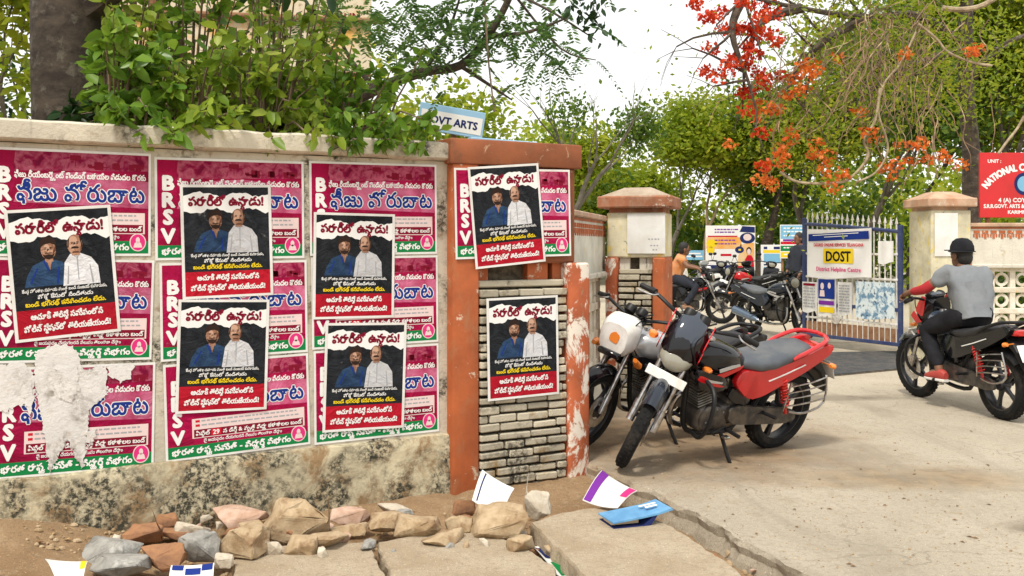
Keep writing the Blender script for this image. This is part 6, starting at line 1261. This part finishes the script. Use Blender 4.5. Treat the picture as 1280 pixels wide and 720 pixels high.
# blue college board above the near pillar
a = P(526,127,9.2); mk('board_blue', (.30,.52,.72), rough=.45)
t = thing('name_board', 'pale blue GOVT ARTS name board half hidden in leaves left of the near pillar', 'sign', (a.x,9.2,0), R(8)); m = MB(); w, h = .62,.25; T = Matrix.Translation((0,0,2.83)) @ Matrix.Rotation(R(9),4,'Y') @ Matrix.Translation((0,0,-h)); m.box((w/2,0,h/2), (w,.03,h), T, bev=.004); pn = m.build('panel', MT['board_blue'], t)
m = MBF(); m.rect(.02,.03,w-.02,h-.06,.001,0); m.xf(T @ Matrix.Translation((0,-.017,0)) @ FACE); m.build('white_field', MT['ink_white'], pn, smooth=False)
m = MBF(); text(m,'GOVT ARTS',w/2-.01,.075,.002,.10,0,'c',.04,w-.1); m.xf(T @ Matrix.Translation((0,-.017,0)) @ FACE); m.build('lettering', MT['ink_navy'], pn, smooth=False)
m = MB(); m.box((w/2,.04,1.3), (.05,.05,2.7), bev=.005); m.build('post', MT['rust'], t)
a = wall_pt(uL+.16, 2.19, -.02); m = MB(); m.box((.26,0,0), (.50,.06,.016), bev=.004); o_ = m.build('plank', MT['board_blue']); o_.location = a+Vector((0,0,.0)); o_.rotation_euler = (0,R(1.0),WANG); tag(o_, 'pale blue painted strip lying on top of the near pillar cap', 'plank')
# ------------------------------------------------ slabs, stones and litter
def gw(px, py, z=-.05): return G(px, py, z)
def slab(label, pts, zt, th, seed):
    q = [G(x,y,zt) for x,y in pts]; c = sum(q, Vector())/len(q); rr = random.Random(seed); e = []
    for i in range(len(q)):
        a, b = q[i], q[(i+1)%len(q)]; n = max(2, int((b-a).length/.05))
        for k in range(n): p = a.lerp(b,k/n)-c; e.append((p.x+rr.uniform(-.008,.008)+.012*fbm(p.x*3+seed,p.y*3,2), p.y+rr.uniform(-.008,.008)+.012*fbm(p.y*3,p.x*3+seed,2)))
    m = MB(); n = len(e); vs = [(x*.985,y*.985,.0) for x,y in e]+[(x,y,-.014) for x,y in e]+[(x+rr.uniform(-.012,.012),y+rr.uniform(-.012,.012),-th*.55) for x,y in e]+[(x*.98,y*.98,-th) for x,y in e]
    tr = geometry.tessellate_polygon([[Vector((x,y,0)) for x,y in e]])
    m.add(vs, [tuple(t) for t in tr]+[tuple(3*n+i for i in t[::-1]) for t in tr]+[(j*n+i, j*n+(i+1)%n, (j+1)*n+(i+1)%n, (j+1)*n+i) for j in range(3) for i in range(n)])
    o = m.build('stone_slab', M_slab, smooth=False); o.location = (c.x,c.y,zt); return tag(o, label, 'stone slab', 'stone slabs laid over the drain')
slab('thick stone slab in front of the near pillar, an open blue book at its far corner', [(664,652),(700,640),(745,634),(805,640),(845,662),(905,700),(960,745),(880,790),(790,775),(742,728)], -.008, .17, 1)
slab('broken stone slab at the bottom centre with a rounded right end', [(470,678),(520,668),(600,664),(640,676),(690,706),(700,730),(640,800),(520,800)], -.05, .10, 2)
slab('flat stone slab at the bottom, left of the thin diagonal joint', [(292,700),(345,682),(400,678),(462,678),(516,800),(300,800)], -.055, .10, 3)
M_st = [mat('stone_tan', (.46,.35,.22), (.28,.19,.10), scale=7, rough=.9, bmp=.7, bs=35, c3=(.24,.15,.08), s3=12), mat('stone_grey', (.34,.33,.30), (.17,.165,.15), scale=6, rough=.9, bmp=.6, bs=30, c3=(.42,.41,.38), s3=9),
        mat('brick_pink', (.56,.40,.31), (.40,.25,.17), scale=8, rough=.9, bmp=.5, bs=30), mat('brick_red', (.34,.17,.08), (.22,.11,.06), scale=8, rough=.95, bmp=.7, bs=30), mat('stone_pale', (.58,.52,.42), (.42,.35,.26), scale=8, rough=.9, bmp=.6)]
def stone(label, px, py, w, h, mi, seed, name='stone', box=.5, rz=0.0, d=None, cat='stone', z=-.06, dz=0.0):
    "px, py: middle of the foot; w, h in photo pixels"
    p = G(px, py, z); s = p.y/FPX; sx, sz = w*s*1.12, h*s*1.12; sy = (d*s if d else sx*.7); rr = random.Random(seed); bm = bmesh.new()
    for k in range(13):
        v = Vector((rr.uniform(-1,1),rr.uniform(-1,1),rr.uniform(-1,1))); mx = max(abs(c) for c in v); v = v.normalized().lerp(v/mx, box); bm.verts.new((v.x*sx/2,v.y*sy/2,v.z*sz/2))
    r = bmesh.ops.convex_hull(bm, input=bm.verts[:]); bmesh.ops.delete(bm, geom=[v for v in bm.verts if not v.link_faces], context='VERTS')
    bmesh.ops.dissolve_limit(bm, angle_limit=R(14), verts=bm.verts[:], edges=bm.edges[:]); bmesh.ops.bevel(bm, geom=bm.edges[:], offset=min(sx,sz)*.06, segments=2, affect='EDGES', profile=.6)
    bmesh.ops.triangulate(bm, faces=bm.faces[:]); bmesh.ops.subdivide_edges(bm, edges=bm.edges[:], cuts=2)
    for v in bm.verts: v.co += Vector((rr.uniform(-1,1),rr.uniform(-1,1),rr.uniform(-1,1)))*.012*sz+v.co.normalized()*.10*sz*noise.fractal(v.co*16+Vector((seed,0,0)),1,2,3)
    me = bpy.data.meshes.new(name); bm.to_mesh(me); bm.free(); me.materials.append(M_st[mi]); me.polygons.foreach_set('use_smooth',[True]*len(me.polygons)); me.set_sharp_from_angle(angle=R(34))
    o = bpy.data.objects.new(name, me); COL.objects.link(o); o.location = (p.x,p.y+sy*.3,z+sz*.36+dz); o.rotation_euler = (0,0,rz); return tag(o, label, cat, 'loose stones along the foot of the wall')
stone('long white-topped grey stone lying at the lower left', 136,703,68,28,1,1,box=.75)
stone('grey stone in the bottom left corner in front of the white-topped one', 142,722,74,26,1,2,box=.5)
stone('bluish grey stone leaning beside the tan block at lower left', 245,705,54,40,1,3,box=.3,rz=.4)
stone('angular tan block right of the bluish grey stone', 297,698,64,42,0,4,box=.55,rz=-.3)
stone('brown broken lump between the grey stones at lower left', 197,712,58,30,3,5,box=.3)
stone('pinkish flat brick lying against the wall foot, left of the largest stone', 294,662,68,24,2,6,'brick',.85,.15)
stone('largest rounded orange-tan stone at the wall foot', 370,673,86,48,0,7,box=.7)
stone('short pink brick right of the largest stone', 435,655,48,20,2,8,'brick',.92,.1,cat='brick')
stone('small tan lump under the short pink brick', 436,674,50,22,0,9,box=.4)
stone('tan weathered stone in the middle of the wall foot', 518,672,62,26,0,10,box=.45)
stone('small round tan stone left of the large flat one', 575,668,38,22,0,11,box=.3)
stone('large flat tan rock in front of the near pillar', 628,674,76,38,0,12,box=.75,d=60)
stone('rough grey-tan upright stone at the foot of the brick panel', 672,646,34,34,4,13,box=.3)
stone('white cube-like stone half under the largest stone', 340,695,20,20,4,14,box=.7)
stone('brown low stone under the largest stone, right of the white one', 374,694,40,22,0,15,box=.7)
stone('reddish lump at the foot of the orange pillar post', 580,645,32,22,3,16,box=.3)
stone('thin brown flat piece leaning at the wall foot on the left', 215,676,60,9,3,17,box=.8,rz=.25)
stone('orange soil lump against the mossy plinth', 205,660,34,18,3,18,box=.3)
stone('small reddish chip in the drain left of the thick slab', 662,700,26,14,3,19,box=.4,z=-.12)
stone('pale brick stub left edge of the flat slab', 278,712,22,22,4,20,box=.8)
MED = ['flat tan stone in the rubble row, between the pink brick and the middle stone','broad pale stone at the wall foot just left of the middle stone','brown stone packed under the pinkish flat brick','wide flat tan stone in front of the small round tan one','pale angular stone between the bluish grey stone and the wall','tan stone touching the left side of the thick slab','reddish broken brick at the wall foot near the left grey stones','flat brown stone along the slab edge below the largest stone']
for k, (px, py, w_, h_, mi) in enumerate([(478,664,54,24,0),(492,650,44,18,4),(312,678,46,24,0),(556,684,56,18,0),(238,672,40,22,4),(650,692,34,22,0),(176,680,46,22,3),(400,688,60,18,0)]): stone(MED[k], px, py, w_, h_, mi, 300+k, box=.7, rz=(k*1.3)%.8-.4)
rr = random.Random(31)
for k in range(46):
    px = rr.uniform(60,690) if k < 38 else rr.uniform(870,960); py = rr.uniform(652,700) if k < 38 else rr.uniform(692,716); w_ = rr.uniform(9,26)
    mi = rr.choice([0,0,3,3,4,1,2]); zz = -.06 if k < 38 else -.12
    kind = ['tan','grey','pinkish','reddish','pale'][mi]
    stone('small %s stone among the rubble along the gutter' % kind, px, py, w_, w_*rr.uniform(.4,.7), mi, 60+k, box=rr.uniform(.2,.7), rz=rr.uniform(0,3), z=zz)
rr = random.Random(44); m = MB()
for k in range(1100):
    if k < 820: px, py = rr.uniform(20,745), 636+76*rr.random()**.8
    else: px, py = rr.uniform(860,990), rr.uniform(690,725)
    x = px; p = G(px, py, -.1); p.z = max(gz(p.x,p.y), -.16); s = .004+.016*rr.random()**2.2; m.sphere((p.x,p.y,p.z+s*.3), (s*rr.uniform(.7,1.3),s*rr.uniform(.7,1.3),s*.7), 6, 4)
tag(m.build('rubble', M_st[0], smooth=False), 'brown gravel and crumbs of rubble in the gutter', None, kind='stuff')
rr = random.Random(77); m = MB()
for k in range(420):
    px = rr.uniform(30,745); py = 640+70*rr.random(); p = G(px,py,-.1); p.z = max(gz(p.x,p.y),-.16)+.006; a = rr.uniform(0,6.28); L = rr.uniform(.008,.032); d = Vector((math.cos(a),math.sin(a),rr.uniform(-.2,.3)))*L; n_ = Vector((-d.y,d.x,0))*rr.uniform(.15,.5)
    m.add([p-d,p+n_+Vector((0,0,.008)),p+d,p-n_+Vector((0,0,.005))], [(0,1,2,3)])
tag(m.build('gutter_litter', mat('gutter_leaf', (.20,.09,.035), (.42,.30,.14), scale=14, rough=.9, c3=(.09,.06,.035), s3=9), smooth=False), 'dead leaves and brown scraps in the gutter', None, kind='stuff')
rr = random.Random(19); m = MB()
for k in range(900):
    px, py = rr.uniform(735,1279), 480+235*rr.random()**.7; p = G(px, py, 0); a_ = min(KERB, key=lambda q: abs(q[1]-p.y))
    if p.x < a_[0]+.06: continue
    s_ = rr.uniform(.002,.006)*(1.6 if rr.random() < .06 else 1); m.sphere((p.x,p.y,s_*.3), (s_*rr.uniform(.7,1.4),s_*rr.uniform(.7,1.4),s_*.7), 5, 3)
tag(m.build('road_gravel', M_st[0], smooth=False), 'fine pale gravel scattered over the road', None, kind='stuff')
rr = random.Random(12); m = MB()
for k in range(120):
    px, py = rr.uniform(740,1270), rr.uniform(505,715); p = G(px, py, .003)
    if p.x < .5+(6.7-p.y)*.45: continue
    a = rr.uniform(0,6.28); L = rr.uniform(.005,.020); d = Vector((math.cos(a),math.sin(a),0))*L; n = Vector((-d.y,d.x,0))*.4
    m.add([p-d,p+n+Vector((0,0,.006)),p+d,p-n+Vector((0,0,.004))], [(0,1,2,3)])
tag(m.build('leaf_litter', mat('dry_leaf', (.24,.13,.05), (.14,.08,.04), scale=30, rough=.9), smooth=False), 'dry leaf bits scattered over the dusty road', None, kind='stuff')
# litter
def sheet(name, label, cat, pts, z, mt, prints=(), curl=.02, th=.003):
    q = [G(x,y,z) for x,y in pts]; c = sum(q,Vector())/len(q); t = thing(name, label, cat, (c.x,c.y,z)); n = 8; a,b,d,e = q; vs = []
    fn = lambda u,v: a.lerp(b,u).lerp(e.lerp(d,u),v)-c+Vector((0,0,curl*(abs(u-.5)*2)**2+.01*math.sin(v*4)))
    g_ = [fn(i/n,j/n) for j in range(n+1) for i in range(n+1)]; f = [(j*(n+1)+i,j*(n+1)+i+1,(j+1)*(n+1)+i+1,(j+1)*(n+1)+i) for j in range(n) for i in range(n)]; m = MB(); k = len(g_)
    m.add(g_+[p-Vector((0,0,th)) for p in g_], f+[tuple(k+i for i in r_[::-1]) for r_ in f]); m.build('sheet', MT[mt], t)
    for (u0,v0,u1,v1,mm,nm_) in prints:
        m = MB(); m.fixn = False; nn = 5; vv = [fn(u0+(u1-u0)*i/nn, v0+(v1-v0)*j/nn)+Vector((0,0,.002)) for j in range(nn+1) for i in range(nn+1)]
        m.add(vv, [(j*(nn+1)+i,j*(nn+1)+i+1,(j+1)*(nn+1)+i+1,(j+1)*(nn+1)+i) for j in range(nn) for i in range(nn)]); m.build(nm_, MT[mm], t, smooth=False)
    return t
sheet('pamphlet', 'white and purple pamphlet lying open beside the near pillar', 'pamphlet', [(752,590),(797,616),(772,636),(728,626)], .02, 'paper', [(.02,.0,.22,.98,'ink_purple','purple_margin'),(.80,.03,.98,.55,'ink_pink','pink_corner')], .012)
t = sheet('card', 'white printed card leaning on the large flat rock by the pillar', 'card', [(603,600),(643,614),(628,632),(590,622)], .09, 'paper', [(.12,.05,.16,.95,'ink_navy','printed_rule')], .01)
t.rotation_euler = (R(10),0,0)
sheet('paper_scrap', 'white leaflet with a yellow edge at the bottom left corner', 'paper scrap', [(56,700),(110,703),(104,722),(70,724)], .05, 'paper', [(.84,.02,.98,.6,'ink_yellow','yellow_edge')], .006)
sheet('wrapper', 'blue and white printed wrapper at the bottom edge among the stones', 'wrapper', [(214,708),(268,705),(266,730),(210,732)], .0, 'ink_white', [(.04,.05,.3,.4,'ink_blue','blue_print'),(.35,.3,.7,.6,'ink_blue','blue_print'),(.72,.04,.97,.45,'ink_blue','blue_print')], .006)
sheet('wrapper', 'crumpled white, blue and green wrapper in the drain left of the thick slab', 'wrapper', [(658,684),(684,682),(722,716),(696,724)], -.10, 'ink_white', [(.2,.1,.5,.5,'ink_navy','blue_print'),(.55,.4,.8,.8,'ink_navy','blue_print'),(.3,.6,.6,.95,'ink_green','green_print')], .03)
# open blue book, lying face down with its covers spread
p = G(792,652,-.008); bk_ = thing('book', 'blue covered book lying half open on the thick slab beside the pamphlet', 'book', (p.x,p.y,-.006), R(18))
m = MB(); m.box((-.075,0,.018), (.16,.11,.026), bev=.003); m.build('pages', mk('page_edge', (.66,.52,.34), (.50,.38,.24), scale=60, rough=.9, stretch=(1,1,14)), bk_)
m = MB(); m.prism([(-.165,.033),(.0,.050),(.10,.062),(.18,.082),(.19,.072),(.10,.052),(.0,.040),(-.165,.025)], -.10, .10, 0, XZ @ Matrix.Identity(4)); m.build('front_cover', mk('cover_blue', (.09,.27,.50), (.14,.36,.60), scale=9, rough=.35), bk_)
m = MB(); m.prism([(-.16,.0),(.02,.002),(.07,.045),(.10,.052),(.06,.0),(.04,-.004),(-.16,-.004)], -.095, .095, 0, XZ); m.build('back_cover', MT['ink_navy'], bk_)
m = MBF(); text(m,'MATHS',.0,0,0,.03,0,'c',.03) if False else m.rect(.06,-.03,.13,-.005,0,0); m.rect(.04,.01,.14,.03,0,0); m.xf(Matrix.Translation((0,0,.0665)) @ Matrix.Rotation(R(-8),4,'Y')); m.build('cover_print', MT['ink_white'], bk_, smooth=False)
